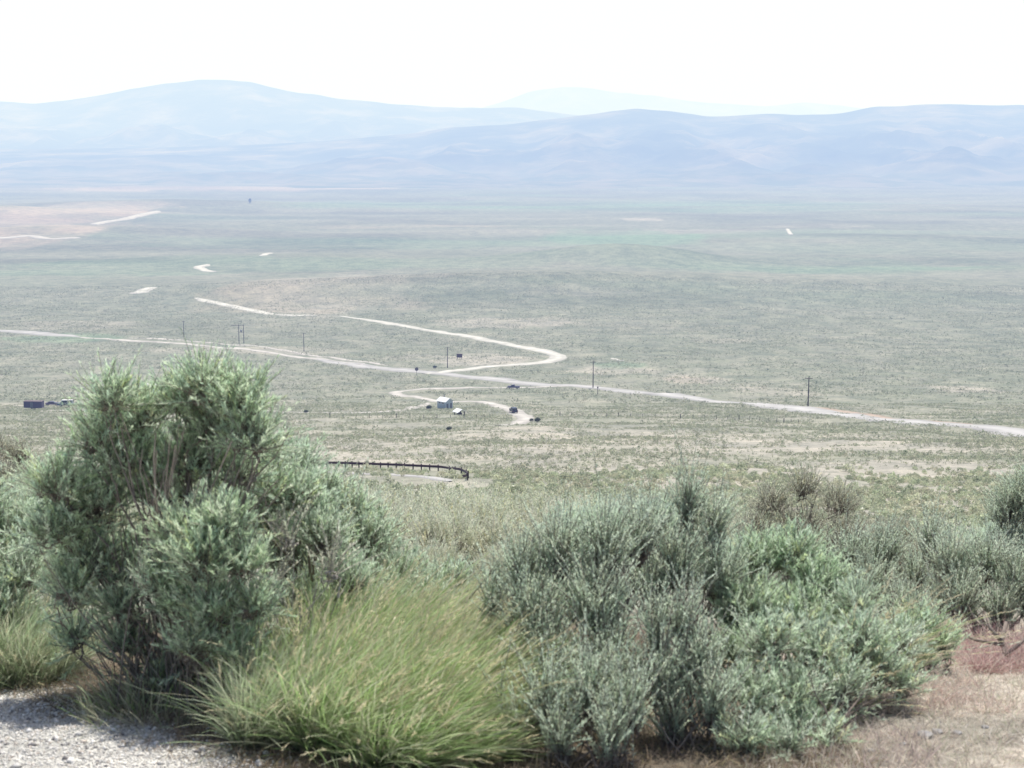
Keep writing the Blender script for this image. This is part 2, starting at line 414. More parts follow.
tan_l = [(500, 323, 75, 5, .75), (480, 360, 60, 5, .95), (410, 357, 30, 3, .5), (610, 372, 50, 6, .6), (720, 341, 30, 2.5, .5), (690, 378, 35, 4, .55), (760, 390, 25, 4, .5),
         (970, 390, 40, 5, .8), (800, 392, 18, 3, .4), (20, 405, 70, 4, .7), (345, 283, 90, 8, .35), (450, 285, 80, 7, .3), (560, 290, 70, 6, .25), (70, 325, 60, 5, .35), (250, 350, 110, 4, .5),
         (640, 219, 22, 1.4, .9), (620, 184, 80, 1.8, .7), (300, 184, 250, 3, .35), (420, 180, 120, 2, .35), (80, 188, 100, 3, .3), (60, 215, 70, 11, .55), (20, 237, 50, 3, .8), (30, 222, 40, 4, .7), (110, 205, 60, 4, .5),
         (700, 231, 70, 2, .35), (820, 226, 60, 2, .35), (830, 187, 30, 1, .6), (900, 187, 20, 1, .5),
         (600, 440, 300, 12, .5), (860, 445, 280, 10, .75), (900, 470, 260, 10, .65), (700, 482, 180, 6, .6), (930, 505, 180, 12, .7), (620, 470, 120, 5, .5), (420, 450, 160, 9, .5), (330, 440, 120, 7, .4), (560, 500, 60, 4, .8), (870, 510, 90, 6, .7)]
green_l = [(620, 236, 80, 7, .55), (420, 262, 200, 5, .3), (750, 262, 240, 6, .3), (350, 245, 260, 6, .2), (200, 268, 160, 5, .3), (60, 338, 60, 5, .5), (560, 205, 400, 6, .45), (140, 265, 130, 8, .35), (620, 365, 30, 3, .4)]
big = fbm(XX / 90, YY / 140, 5, 41); big2 = fbm(XX / 700, YY / 230, 5, 55); fine = fbm(XX / 9, YY / 14, 4, 61)
tanm = patchmask(tan_l); grn = patchmask(green_l)
zone = np.interp(YY, [0, 20, 130, 300, 420, 560, 900, 2000, 4000, 6500], [.6, .5, .45, .52, .48, .24, .14, .10, .10, .02])
t = np.clip(zone + (fine - .5) * 1.0 * sstep(2500, 300, YY) + (big - .5) * .55 + (fbm(XX / 500, YY / 120, 5, 57) - .5) * .7 * sstep(900, 2500, YY) + tanm, 0, 1)
sagec = np.array([.22, .235, .18]); tanc = np.array([.375, .355, .305]); greenc = np.array([.20, .29, .19])
Cg = sagec * (1 - t[..., None]) + tanc * t[..., None]
gw = np.clip(grn + (big2 - .55) * 1.2 * sstep(700, 2200, YY), 0, .9)[..., None]
Cg = Cg * (1 - gw) + greenc * gw
pk = patchmask([(60, 214, 85, 9, .6), (20, 237, 60, 3, .55), (110, 205, 70, 4, .4), (230, 188, 170, 2.2, .95), (420, 183, 130, 1.6, .9), (40, 228, 60, 5, .6), (620, 185, 70, 1.2, .5), (400, 226, 120, 2, .3), (690, 379, 25, 2.5, .5), (320, 285, 120, 8, .25)])
pk = np.clip(pk * (-.35 + 2.4 * fbm(XX / 130, YY / 110, 5, 58)), 0, .8)[..., None]
Cg = Cg * (1 - pk) + np.array([.45, .37, .31]) * pk
dk = sstep(.42, .72, fbm(XX / 300, YY / 150, 5, 59)) * sstep(700, 1600, YY) * .2
Cg = Cg * (1 - dk[..., None]) * (1 - .25 * sstep(4500, 8000, YY))[..., None]
# near field: pale gravel left of the shadow's diagonal edge, pinkish and shade-darkened litter elsewhere
nearw = sstep(9, 6, YY)
e0 = ground(-40, 684); e1 = ground(300, 792)
dx, dy = e1[0] - e0[0], e1[1] - e0[1]
side = ((XX - e0[0]) * dy - (YY - e0[1]) * dx) / math.hypot(dx, dy)
gv = sstep(-.16, .10, side + (fbm(XX / .25, YY / .25, 3, 71) - .5) * .35)
litter = np.array([.56, .49, .42]) * (.75 + .5 * fbm(XX / .12, YY / .12, 3, 77))[..., None]
litter = litter * (1 - .25 * sstep(.5, .7, fbm(XX / .5, YY / .5, 3, 79)))[..., None]
gravel = np.array([.70, .67, .62]) * (.85 + .3 * fbm(XX / .05, YY / .05, 2, 81))[..., None]
shaded_litter = np.array([.20, .165, .13]) * (.7 + .6 * fbm(XX / .1, YY / .1, 3, 83))[..., None]  # dark litter with the shade under the front shrubs painted in
shade_m = (np.where(XX < .9, 1, 0) + np.where(XX >= .9, 1, 0) * sstep(3.75, 4.05, YY + (fbm(XX / .3, YY / .3, 3, 84) - .5) * .6) * np.where(XX > .9, sstep(5.6, 6.2, YY + (1.5 - XX) * .9), 1))[..., None]
litter = litter * (1 - shade_m) + shaded_litter * shade_m
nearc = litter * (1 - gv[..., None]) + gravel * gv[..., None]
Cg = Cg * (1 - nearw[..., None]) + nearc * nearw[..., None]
m, nt, out = new_mat('sagebrush ground')
b = principled(nt, out, rough=.95, spec=.05)
at = nt.nodes.new('ShaderNodeAttribute'); at.attribute_name = 'Col'
geo = nt.nodes.new('ShaderNodeNewGeometry')
n1 = noise(nt, .42, 6, .75, geo.outputs['Position']); r1 = ramp(nt, n1.outputs['Fac'], [(.32, (.62, .65, .63)), (.5, (.97, .97, .97)), (.68, (1.3, 1.28, 1.26))])
n2 = noise(nt, 28, 5, .7, geo.outputs['Position']); r2 = ramp(nt, n2.outputs['Fac'], [(.3, (.6, .6, .6)), (.7, (1.35, 1.35, 1.35))])
n3 = noise(nt, .055, 4, .7, geo.outputs['Position']); r3 = ramp(nt, n3.outputs['Fac'], [(.35, (.8, .82, .82)), (.65, (1.18, 1.15, 1.12))])
c = mul(nt, mul(nt, mul(nt, at.outputs['Color'], r1.outputs[0]), r2.outputs[0]), r3.outputs[0])
nt.links.new(c, b.inputs['Base Color'])
bp = nt.nodes.new('ShaderNodeBump'); bp.inputs['Strength'].default_value = .5; bp.inputs['Distance'].default_value = .012
nt.links.new(n2.outputs['Fac'], bp.inputs['Height']); nt.links.new(bp.outputs[0], b.inputs['Normal'])
idx = np.arange(nr * nc).reshape(nr, nc)
Q = np.stack([idx[:-1, :-1], idx[:-1, 1:], idx[1:, 1:], idx[1:, :-1]], -1).reshape(-1, 4)
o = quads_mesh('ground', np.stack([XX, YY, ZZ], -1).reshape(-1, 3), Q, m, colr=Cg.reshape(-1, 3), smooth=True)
tag(o, 'sagebrush plain and hillside', 'ground', kind='structure')

# ---- mountains
m, nt, out = new_mat('mountain slopes')
b = principled(nt, out, rough=1, spec=0)
geo = nt.nodes.new('ShaderNodeNewGeometry')
n1 = noise(nt, .0016, 8, .62, geo.outputs['Position'])
r1 = ramp(nt, n1.outputs['Fac'], [(.3, (.02, .035, .03)), (.47, (.06, .075, .06)), (.60, (.17, .155, .125)), (.72, (.30, .26, .21))])
sx = nt.nodes.new('ShaderNodeSeparateXYZ'); nt.links.new(geo.outputs['Position'], sx.inputs[0])
mr = nt.nodes.new('ShaderNodeMapRange'); mr.inputs['From Min'].default_value = -190; mr.inputs['From Max'].default_value = -40; nt.links.new(sx.outputs['Z'], mr.inputs['Value'])
n4 = noise(nt, .004, 5, .6, geo.outputs['Position']); r4 = ramp(nt, n4.outputs['Fac'], [(.4, (.12, .15, .11)), (.6, (.22, .21, .17))])
mx = nt.nodes.new('ShaderNodeMix'); mx.data_type = 'RGBA'; nt.links.new(mr.outputs[0], mx.inputs['Factor']); nt.links.new(r4.outputs[0], mx.inputs['A']); nt.links.new(r1.outputs[0], mx.inputs['B'])
nt.links.new(mx.outputs['Result'], b.inputs['Base Color'])
M['mountain'] = m
def mountain(name, label, sky, Y0, Y1, base_z, seed, rough=1.0, tail=1.5, fold=900.):
    """sky: skyline pixels (px,py). Slopes rise from Y0 to a crest at Y1 and fall behind it."""
    pxs = np.array([s[0] for s in sky], float); pyl = np.array([s[1] for s in sky], float)
    u = np.linspace((pxs[0] - 512) / F, (pxs[-1] - 512) / F, 620)
    z1 = -slope(np.interp(u * F + 512, pxs, pyl)) * Y1
    z1 = z1 * (1 + (fbm(u * 60 + seed, u * 0, 4, seed) - .5) * .05); k = np.hanning(7); k /= k.sum(); z1 = np.convolve(np.pad(z1, 3, mode='edge'), k, mode='valid')
    s = np.concatenate([np.linspace(0, 1, 130), np.linspace(1.02, tail, 25)])
    S, Uu = np.meshgrid(s, u, indexing='ij')
    Ym = Y0 + (Y1 - Y0) * S; Xm = Uu * Ym
    H = z1[None, :] - base_z
    w = fbm(Xm / fold + 5, Ym / fold, 5, seed); rd = 1 - np.abs(2 * fbm(Xm / (fold * .8), Ym / (fold * 1.6), 5, seed + 7) - 1)
    prof = np.where(S <= 1, np.clip(S, 0, 1) ** 1.9, np.clip(1 - (S - 1) / (tail - 1), 0, 1))
    env = np.sin(np.pi * np.clip(S, 0, 1) ** 1.15) ** 1.5
    z = base_z + H * prof + H * env * ((w - .5) * .55 + (rd - .75) * .5) * rough
    z = np.where(S <= 1, np.minimum(z, base_z + H * (1.0 * np.clip(Ym / Y1, 0, 1)) ), z)
    z = z + (fbm(Xm / 260, Ym / 260, 4, seed + 3) - .5) * H * .10 * env
    edge = np.where((S <= .001) | (S >= tail - .001), 12, 0)
    V = np.stack([Xm, Ym, z - edge], -1).reshape(-1, 3)
    id2 = np.arange(V.shape[0]).reshape(S.shape)
    Q = np.stack([id2[:-1, :-1], id2[:-1, 1:], id2[1:, 1:], id2[1:, :-1]], -1).reshape(-1, 4)
    o = quads_mesh(name, V, Q, M['mountain'], smooth=True); tag(o, label, 'hills', kind='structure')
mountain('hills', 'blue violet ridge across the right of the valley',
         [(-700, 150), (-100, 150), (150, 148), (250, 145), (330, 141), (420, 133), (452, 127), (500, 125), (560, 118), (600, 113), (635, 108), (670, 111), (705, 117), (760, 114), (825, 115), (870, 107), (935, 104), (990, 106), (1060, 104), (1300, 112), (1700, 130)],
         6200, 11500, -187, 3, .8)
mountain('hills', 'pale blue mountain at the left of the valley',
         [(-900, 140), (-300, 112), (-60, 99), (40, 103), (90, 99), (140, 89), (205, 80), (255, 82), (300, 92), (340, 98), (400, 105), (450, 107), (520, 108), (600, 118), (700, 130), (900, 140)],
         9500, 16500, -192, 23, .65, fold=1500)
mountain('hills', 'faint far mountains behind the valley ridges',
         [(200, 150), (420, 125), (500, 103), (530, 92), (562, 86), (600, 90), (650, 96), (700, 103), (760, 106), (800, 102), (835, 105), (880, 112), (1100, 125), (1500, 140)],
         22000, 28000, -190, 43, .5, fold=2500)

# ---- roads as ribbons draped on the ground
def road(name, pix, width, colr, mat, off=.18, label=None, world=None, nwid=9, vary=.12):
    P = np.array([ground(*p)[:2] for p in pix]) if world is None else np.array(world)
    # catmull-rom
    pp = np.vstack([2 * P[0] - P[1], P, 2 * P[-1] - P[-2]]); out_ = []
    for i in range(1, len(pp) - 2):
        L = np.linalg.norm(pp[i + 1] - pp[i]); n = int(np.clip(L / (width * .35), 6, 120))
        for t_ in np.linspace(0, 1, n, endpoint=False):
            a, b_, c_, d_ = pp[i - 1], pp[i], pp[i + 1], pp[i + 2]
            out_.append(.5 * (2 * b_ + (c_ - a) * t_ + (2 * a - 5 * b_ + 4 * c_ - d_) * t_ ** 2 + (3 * b_ - a - 3 * c_ + d_) * t_ ** 3))
    out_.append(P[-1]); L = np.array(out_)
    tn = norm(np.gradient(L, axis=0)); nn = np.stack([-tn[:, 1], tn[:, 0]], 1)
    wv = width * (1 + vary * (vnoise(np.arange(len(L)) * .31, np.zeros(len(L)), 7) - .5) * 2)
    wv = wv * np.clip(.35 + np.minimum(np.arange(len(L)), len(L) - 1 - np.arange(len(L))) / max(3, len(L) * .12), 0, 1)
    s = np.linspace(-.5, .5, nwid)
    X = L[:, None, :] + nn[:, None, :] * (s[None, :] * wv[:, None])[..., None]
    Z = height(X[..., 0], X[..., 1]); Z = Z + off; Z[:, 0] -= off * 1.5; Z[:, -1] -= off * 1.5
    V = np.concatenate([X, Z[..., None]], -1); id2 = np.arange(V.shape[0] * nwid).reshape(-1, nwid)
    Q = np.stack([id2[:-1, :-1], id2[:-1, 1:], id2[1:, 1:], id2[1:, :-1]], -1).reshape(-1, 4)
    ec = 1 - .42 * np.abs(s[None, :] * 2) ** 2.5 - .16 * np.exp(-((np.abs(s[None, :]) - .2) / .06) ** 2)
    ec = ec * (1 + .5 * (fbm(X[..., 0] / 5, X[..., 1] / 5, 3, 95) - .5)); ec = np.stack([ec, ec * (.985), ec * .965], -1)
    o = quads_mesh(name, V.reshape(-1, 3), Q, mat, smooth=True, colr=ec.reshape(-1, 3)); tag(o, label, 'road', kind='structure'); return L
def roadmat(name, c, var, scale):
    m = simple(name, c, .95, .05, 0, var, scale); nt = m.node_tree; b = [n for n in nt.nodes if n.type == 'BSDF_PRINCIPLED'][0]
    src = b.inputs['Base Color'].links[0].from_socket; at = nt.nodes.new('ShaderNodeAttribute'); at.attribute_name = 'Col'
    nt.links.new(mul(nt, src, at.outputs['Color']), b.inputs['Base Color']); return m
M['highway'] = roadmat('worn pale asphalt', (.44, .435, .43), .12, .2)
M['gravelroad'] = roadmat('pale gravel road', (.56, .55, .51), .2, .16)
M['dirt'] = roadmat('pale dirt track', (.50, .48, .45), .2, .25)
M['verge'] = roadmat('orange tan verge', (.40, .33, .27), .25, .25)
road('highway', [(-120, 324), (-40, 328), (0, 330.5), (40, 333.5), (78, 337)], 15, None, M['highway'], label='paved highway at the left of the plain')
road('highway', [(78, 337), (128, 340.5), (200, 345.5), (270, 352.5), (330, 361), (385, 368)], 8, None, M['dirt'], off=.15, vary=.45, label='worn stretch of the highway seen through roadside brush')
road('highway', [(318, 359), (350, 363.5), (400, 370), (470, 377), (530, 383.5), (620, 391), (720, 402), (820, 412.5), (920, 423), (1024, 434.5), (1150, 449)], 15, None, M['highway'], label='paved highway crossing the plain')
road('dirt_verge', [(128, 338), (200, 342), (270, 348), (330, 357), (390, 366)], 5, None, M['dirt'], off=.12, vary=.7)
road('dirt_verge', [(790, 406.5), (850, 413), (930, 421.5), (1024, 431.5), (1150, 445)], 6, None, M['verge'], off=.12, vary=.5)
road('gravel_road', [(340, 316), (365, 319.5), (400, 325), (440, 332), (490, 341), (530, 348.5), (550, 353), (558, 357), (548, 361.5), (520, 364.5), (480, 367.5), (450, 371), (425, 374)], 11, None, M['gravelroad'], off=.2, label='pale gravel road bending to the highway')
road('gravel_road', [(196, 298), (215, 302.5), (240, 308), (262, 312.5), (285, 315), (318, 315.5)], 13, None, M['gravelroad'], off=.25)
road('gravel_road', [(135, 294), (142, 291.5), (151, 287.5)], 20, None, M['gravelroad'], off=.4)
road('gravel_road', [(215, 272), (204, 270), (199, 267), (208, 264.5)], 16, None, M['gravelroad'], off=.5)
road('gravel_road', [(260, 256), (265, 254.5), (270, 253)], 12, None, M['gravelroad'], off=.5)
road('dirt_track', [(95, 225), (105, 222), (125, 219), (145, 214), (158, 211)], 34, None, M['dirt'], off=.8)
road('dirt_track', [(-40, 234), (0, 238), (30, 236), (50, 239), (80, 238)], 24, None, M['dirt'], off=.8)
road('dirt_track', [(787, 229), (789, 232), (791, 235)], 9, None, M['gravelroad'], off=.8)  # pale ribbon standing in for a far dust plume
road('dirt_track', [(612, 358.5), (617, 359.8), (622, 361)], 5, None, M['gravelroad'], off=.3)
road('access_road', [(600, 386), (560, 386.5), (500, 388), (450, 388.5), (418, 389.5), (396, 392), (402, 396), (425, 399), (445, 402), (470, 401.5), (488, 403), (506, 408), (518, 414), (526, 419), (515, 424), (498, 425.5)], 6, None, M['dirt'], off=.16)
road('dirt_track', [(330, 413), (360, 413), (390, 411.5), (412, 408), (428, 403)], 4.5, None, M['dirt'], off=.14)
road('dirt_track', [(40, 411), (58, 410.5), (100, 410), (200, 411), (330, 413)], 5, None, M['dirt'], off=.14)
gr_pix = [(250, 468), (300, 469.5), (345, 471), (385, 472.5), (420, 474.5), (445, 478), (458, 483), (462, 491)]
road('overlook_road', [(240, 471), (300, 472), (345, 473.2), (385, 474.6), (415, 476.4), (436, 478.6), (450, 482)], 2.6, None, M['highway'], off=.1)

# ---- haze: thin absorbing air; its own glow stands in for scattered sunlight
m, nt, out = new_mat('valley haze')
SG = 2.0e-4
va = nt.nodes.new('ShaderNodeVolumeAbsorption'); va.inputs['Density'].default_value = SG
va.inputs['Color'].default_value = (1 - .37, 1 - .50, 0, 1)
ve = nt.nodes.new('ShaderNodeEmission'); ve.inputs['Color'].default_value = (.37 * 1.0, .50 * 1.045, 1.015, 1); ve.inputs['Strength'].default_value = SG
ad = nt.nodes.new('ShaderNodeAddShader'); nt.links.new(va.outputs[0], ad.inputs[0]); nt.links.new(ve.outputs[0], ad.inputs[1]); nt.links.new(ad.outputs[0], out.inputs['Volume'])
hb = MB(); zt = lambda y: max(60, 60 + .137 * y)      # wedge shape, kept thin overhead so sunlight reaches the foreground undimmed
hb.add([(x, y, z) for x in (-48000, 48000) for y, z in ((-3000, -600), (62000, -600), (62000, zt(62000)), (0, 60), (-3000, 60))],
       [(4, 3, 2, 1, 0), (5, 6, 7, 8, 9), (1, 6, 5, 0), (2, 7, 6, 1), (3, 8, 7, 2), (4, 9, 8, 3), (0, 5, 9, 4)])
tag(hb.build('haze', m), 'blue white summer haze over the valley', 'haze', kind='structure')
print('setting', time.time() - T0)

# ================================================================== FRONT PLANTS
def gbase(px, Y):
    x = (px - 512) / F * Y; p = pt(px, 600, Y); return np.array([p[0], Y, hz(p[0], Y)])
Yb = 4.45
make_shrub('rabbitbrush', 'tallest green rabbitbrush at the left, with dark bare limbs fanning out above the gravel', 'shrub', gbase(185, Yb - .1),
  [lob(112, 406, 30, Yb), lob(98, 445, 34, Yb + .05), lob(58, 495, 38, Yb), lob(60, 540, 38, Yb), lob(140, 425, 38, Yb + .1), lob(130, 470, 44, Yb + .1), lob(205, 398, 38, Yb + .05), lob(180, 410, 32, Yb + .1), lob(240, 410, 38, Yb), lob(252, 445, 38, Yb - .05), lob(215, 435, 40, Yb + .1),
   lob(190, 470, 44, Yb + .12), lob(240, 480, 34, Yb + .1), lob(160, 500, 38, Yb + .15), lob(95, 515, 46, Yb + .08), lob(95, 570, 44, Yb + .05), lob(70, 600, 32, Yb - .05), lob(120, 615, 30, Yb - .08), lob(270, 500, 26, Yb + .2), lob(150, 560, 32, Yb + .2), lob(215, 520, 36, Yb + .3), lob(125, 650, 30, Yb - .05), lob(75, 645, 26, Yb), lob(185, 650, 34, Yb), lob(225, 630, 34, Yb), lob(160, 690, 24, Yb - .1), lob(220, 690, 28, Yb - .1)],
  'rabbit', seed=1, dens=.85, thin=7, sprd=1.3)
tall = [o_ for o_ in col.objects if o_.get('label', '').startswith('tallest green')][0]
gl = np.random.default_rng(55); lb = np.array(tall.location); ps, rs_ = [], []
for k in range(30):
    s0 = pt(178 + gl.normal() * 7, 655 + gl.normal() * 10, 4.33); e_ = pt(gl.uniform(140, 292), gl.uniform(425, 520), gl.uniform(4.15, 4.4)); a_ = .18 * np.linalg.norm(e_ - s0)
    m_ = s0 * .5 + e_ * .5 + np.array([-.05, 0, a_ * .3]) + gl.normal(size=3) * .02; tt = np.linspace(0, 1, 9)[:, None]
    ps.append((1 - tt) ** 2 * s0 + 2 * tt * (1 - tt) * m_ + tt ** 2 * e_ + gl.normal(size=(9, 3)) * .004 - lb); rs_.append(np.linspace(.0065, .0018, 9) * gl.uniform(.5, 1.15))
V_, Q_ = tubes_np(np.array(ps), np.array(rs_), 5); quads_mesh('bare_limbs', V_, Q_, M['limb'], parent=tall, smooth=True)
make_shrub('rabbitbrush', 'low rounded green rabbitbrush in front of the tallest shrub', 'shrub', gbase(215, 4.15),
  [lob(185, 545, 34, 4.2), lob(225, 532, 32, 4.15), lob(205, 570, 38, 4.1), lob(158, 590, 28, 4.2), lob(242, 572, 28, 4.1), lob(175, 610, 28, 4.2), lob(215, 620, 34, 4.1), lob(255, 615, 28, 4.1), lob(190, 655, 28, 4.05), lob(240, 660, 26, 4.05)], 'rabbit', seed=2, thin=5, rs=.6)
make_shrub('rabbitbrush', 'silvery rabbitbrush just right of the tallest shrub, behind the tall grass', 'shrub', gbase(320, 5.2),
  [lob(292, 492, 32, 5.2), lob(325, 500, 28, 5.2), lob(352, 518, 28, 5.2), lob(310, 540, 42, 5.1), lob(365, 550, 38, 5.1), lob(280, 560, 36, 5.0), lob(335, 600, 42, 4.9), lob(400, 585, 34, 5.0), lob(390, 620, 34, 4.8), lob(300, 610, 34, 4.8), lob(430, 605, 26, 4.9), lob(455, 590, 24, 5.2), lob(272, 525, 32, 4.8), lob(270, 470, 26, 4.8), lob(298, 505, 32, 4.7), lob(322, 545, 34, 4.65), lob(350, 590, 30, 4.6), lob(300, 470, 24, 5.0)], 'silver', seed=3)
make_shrub('rabbitbrush', 'silvery green rabbitbrush cut by the left edge, above the left grass', 'shrub', gbase(0, 5.2),
  [lob(-20, 515, 38, 5.2), lob(12, 540, 38, 5.2), lob(22, 580, 36, 5.0), lob(-30, 575, 40, 5.0), lob(38, 515, 22, 5.4), lob(5, 610, 30, 4.9)], 'silver', seed=4)
make_shrub('dead_brush', 'grey half bare brush of thin dead stems between the tallest shrub and the grass', 'shrub', gbase(280, 4.2),
  [lob(290, 545, 32, 4.3), lob(270, 590, 30, 4.2), lob(330, 575, 30, 4.25)], 'drysage', seed=5, dens=.30, thin=12, sprd=1.5, bm='deadwood', rs=.5)
make_shrub('sagebrush', 'broad blue green sagebrush right of the tall grass, reaching the bottom edge', 'shrub', gbase(590, 3.95),
  [lob(520, 592, 32, 4.3), lob(560, 575, 38, 4.3), lob(605, 568, 40, 4.3), lob(640, 556, 32, 4.4), lob(535, 635, 44, 4.15), lob(598, 628, 48, 4.15), lob(550, 690, 44, 4.0), lob(610, 690, 46, 4.0), lob(560, 735, 36, 3.95), lob(620, 735, 36, 3.95), lob(492, 618, 24, 4.3)], 'sage', seed=6)
make_shrub('sagebrush', 'dark sagebrush with the pointed top at the middle right', 'shrub', gbase(690, 4.6),
  [lob(655, 550, 32, 4.8), lob(688, 522, 26, 4.8), lob(712, 545, 30, 4.75), lob(675, 585, 40, 4.65), lob(720, 595, 36, 4.65), lob(655, 610, 30, 4.6), lob(735, 640, 34, 4.6)], 'sage', seed=7)
make_shrub('sagebrush', 'small pale sagebrush in front of the pointed dark one, near the bottom', 'shrub', gbase(690, 3.8),
  [lob(658, 650, 26, 3.95), lob(685, 642, 26, 3.95), lob(700, 680, 34, 3.9), lob(660, 700, 36, 3.85), lob(712, 725, 34, 3.8), lob(672, 742, 30, 3.8)], 'sage', seed=8)
make_shrub('rabbitbrush', 'bright green rabbitbrush at the right, beside the pointed sagebrush', 'shrub', gbase(785, 4.6),
  [lob(758, 572, 34, 4.8), lob(795, 566, 34, 4.8), lob(818, 598, 36, 4.7), lob(750, 620, 42, 4.6), lob(800, 632, 40, 4.55), lob(845, 625, 28, 4.7), lob(735, 665, 30, 4.4)], 'green', seed=9)
make_shrub('rabbitbrush', 'low spreading silver rabbitbrush at the lower right, next to the bare ground', 'shrub', gbase(805, 3.95),
  [lob(770, 650, 36, 4.15), lob(815, 660, 36, 4.2), lob(858, 650, 34, 4.3), lob(880, 680, 30, 4.25), lob(840, 700, 34, 4.1), lob(790, 705, 38, 4.0), lob(750, 705, 36, 3.95), lob(855, 612, 26, 4.5), lob(770, 738, 30, 3.9), lob(812, 728, 26, 3.95), lob(898, 648, 26, 4.4), lob(905, 690, 22, 4.25), lob(745, 750, 30, 3.72), lob(790, 752, 26, 3.72), lob(830, 745, 22, 3.8)], 'silver', seed=10, dens=.9)
make_shrub('sagebrush', 'grey sagebrush behind the bright green rabbitbrush, below the brown bushes', 'shrub', gbase(880, 6.2),
  [lob(850, 570, 28, 6.6), lob(885, 565, 28, 6.6), lob(915, 590, 28, 6.5), lob(870, 600, 34, 6.4), lob(905, 625, 30, 6.0), lob(945, 610, 26, 6.2)], 'sage', seed=12, dens=.9)
make_shrub('sagebrush', 'grey sagebrush with twisted bare limbs above the red grass', 'shrub', gbase(990, 5.6),
  [lob(950, 578, 30, 5.9), lob(985, 580, 32, 5.9), lob(1020, 595, 34, 5.8), lob(960, 612, 30, 5.75), lob(1000, 625, 28, 5.7), lob(1045, 620, 34, 5.7), lob(930, 555, 24, 6.2)], 'sage', seed=13, dens=.85)
make_shrub('sagebrush', 'dark dense bush cut by the right edge, in line with the hillside', 'shrub', gbase(1035, 8.0),
  [lob(1010, 520, 30, 8.4), lob(1030, 505, 32, 8.4), lob(1012, 560, 32, 8.3), lob(1060, 555, 40, 8.3), lob(995, 575, 26, 8.0)], 'sage', seed=14, dens=1.0)
make_shrub('dry_sagebrush', 'brown grey bush with dark bare twigs below the open slope at the right', 'shrub', gbase(805, 8.7),
  [lob(772, 512, 26, 9.2), lob(805, 494, 24, 9.2), lob(838, 512, 27, 9.2), lob(800, 538, 34, 9.0), lob(752, 540, 28, 9.1), lob(845, 548, 30, 8.9)], 'drysage', seed=15, dens=.8, thin=20)
make_shrub('dry_sagebrush', 'olive grey bush right of the brown twiggy bush', 'shrub', gbase(895, 8.7),
  [lob(870, 548, 22, 9.1), lob(900, 543, 22, 9.1), lob(930, 556, 24, 9.0), lob(890, 568, 24, 8.9)], 'drysage', seed=16, dens=.8)
make_shrub('dry_sagebrush', 'olive brown bush at the left edge, behind the tallest shrub', 'shrub', gbase(5, 9.5),
  [lob(-8, 458, 24, 10), lob(18, 462, 20, 10), lob(0, 490, 30, 9.8), lob(40, 500, 22, 9.9)], 'drysage', seed=17)
make_shrub('rabbitbrush', 'small green rabbitbrush at the edge of the bare ground, beside the red grass', 'shrub', gbase(925, 4.75),
  [lob(922, 636, 26, 4.9), lob(942, 650, 20, 4.85), lob(925, 668, 22, 4.8), lob(905, 650, 22, 4.8)], 'rabbit', seed=18)

make_shrub('sagebrush', 'low sagebrush cut by the bottom edge below the broad blue green one', 'shrub', gbase(580, 3.62),
  [lob(545, 722, 34, 3.72), lob(590, 715, 38, 3.72), lob(630, 728, 34, 3.68), lob(560, 755, 30, 3.6), lob(610, 758, 32, 3.58), lob(515, 745, 22, 3.7)], 'sage', seed=31)
# a twisted dead limb over the red grass
b0 = gbase(1008, 5.0)
tb = MB()
for pts_, r0 in (([(1008, 690), (1016, 672), (1006, 655), (1002, 640), (1006, 622)], .016), ([(1002, 642), (990, 628), (985, 612)], .009), ([(1006, 655), (1022, 642), (1034, 626)], .010), ([(1004, 645), (975, 640), (962, 634)], .007)):
    W = [pt(a, c_, 5.0 + .05 * i) for i, (a, c_) in enumerate(pts_)]
    if r0 == .016: W[0] = b0 - np.array([0, 0, .02])
    tb.tube([w - b0 for w in W], list(np.linspace(r0, r0 * .4, len(W))), 7)
o = tb.build('dead_branch', M['bark'], smooth=True); o.location = tuple(b0); tag(o, 'dark twisted bare branch rising from the red grass', 'branch')

# grass
G = make_grass
GB = [(.31, .43, .17), (.38, .48, .22), (.47, .55, .31), (.27, .40, .15), (.52, .54, .37)]
GG = [(.30, .39, .21), (.35, .43, .25), (.42, .47, .32), (.40, .40, .28)]
G('yellow green grass clump nearest the bottom edge, left of centre', 338, 740, 3.85, 4800, .13, .38, (.55, -.05, 0), 101, heads=.06, cols=GB)
G('tall grass clump below the silvery rabbitbrush, at the back of the grass bank', 350, 700, 4.35, 4200, .14, .48, (.45, 0, 0), 102, heads=.10, cols=GB)
G('grass clump leaning over the sagebrush, rightmost of the grass bank', 440, 735, 4.0, 4200, .14, .42, (.7, -.05, 0), 103, heads=.14, cols=GB, dry=.3)
G('grass clump with green upright blades at the foot of the tallest shrub', 262, 745, 3.85, 2000, .08, .34, (.35, 0, 0), 104, heads=.02, cols=GG, spread=.15)
G('pale tipped grass clump behind the middle of the grass bank', 415, 690, 4.6, 3000, .15, .42, (.5, 0, 0), 105, dry=.5, heads=.2, cols=GB)
G('grass clump at the bottom of the bank, between the front clump and the sagebrush', 400, 752, 3.7, 3400, .13, .30, (.5, -.1, 0), 106, cols=GB, heads=.05)
G('straw coloured grass clump between the bank and the grey brush behind', 450, 660, 5.2, 1800, .15, .38, (.55, 0, 0), 107, dry=.7, heads=.25, cols=GB)
G('green grass clump half hidden behind the front clump of the bank', 292, 700, 4.15, 3000, .13, .40, (.35, 0, 0), 113, cols=GB, heads=.05, spread=.2)
G('short green grass tuft at the lower right foot of the bank', 475, 755, 3.72, 1500, .09, .22, (.4, -.1, 0), 114, cols=GB, heads=.05)
G('bright green grass clump at the left edge by the gravel', 25, 672, 4.75, 2600, .17, .37, (.1, -.05, 0), 108, cols=GG, heads=.02, spread=.2, dry=.12)
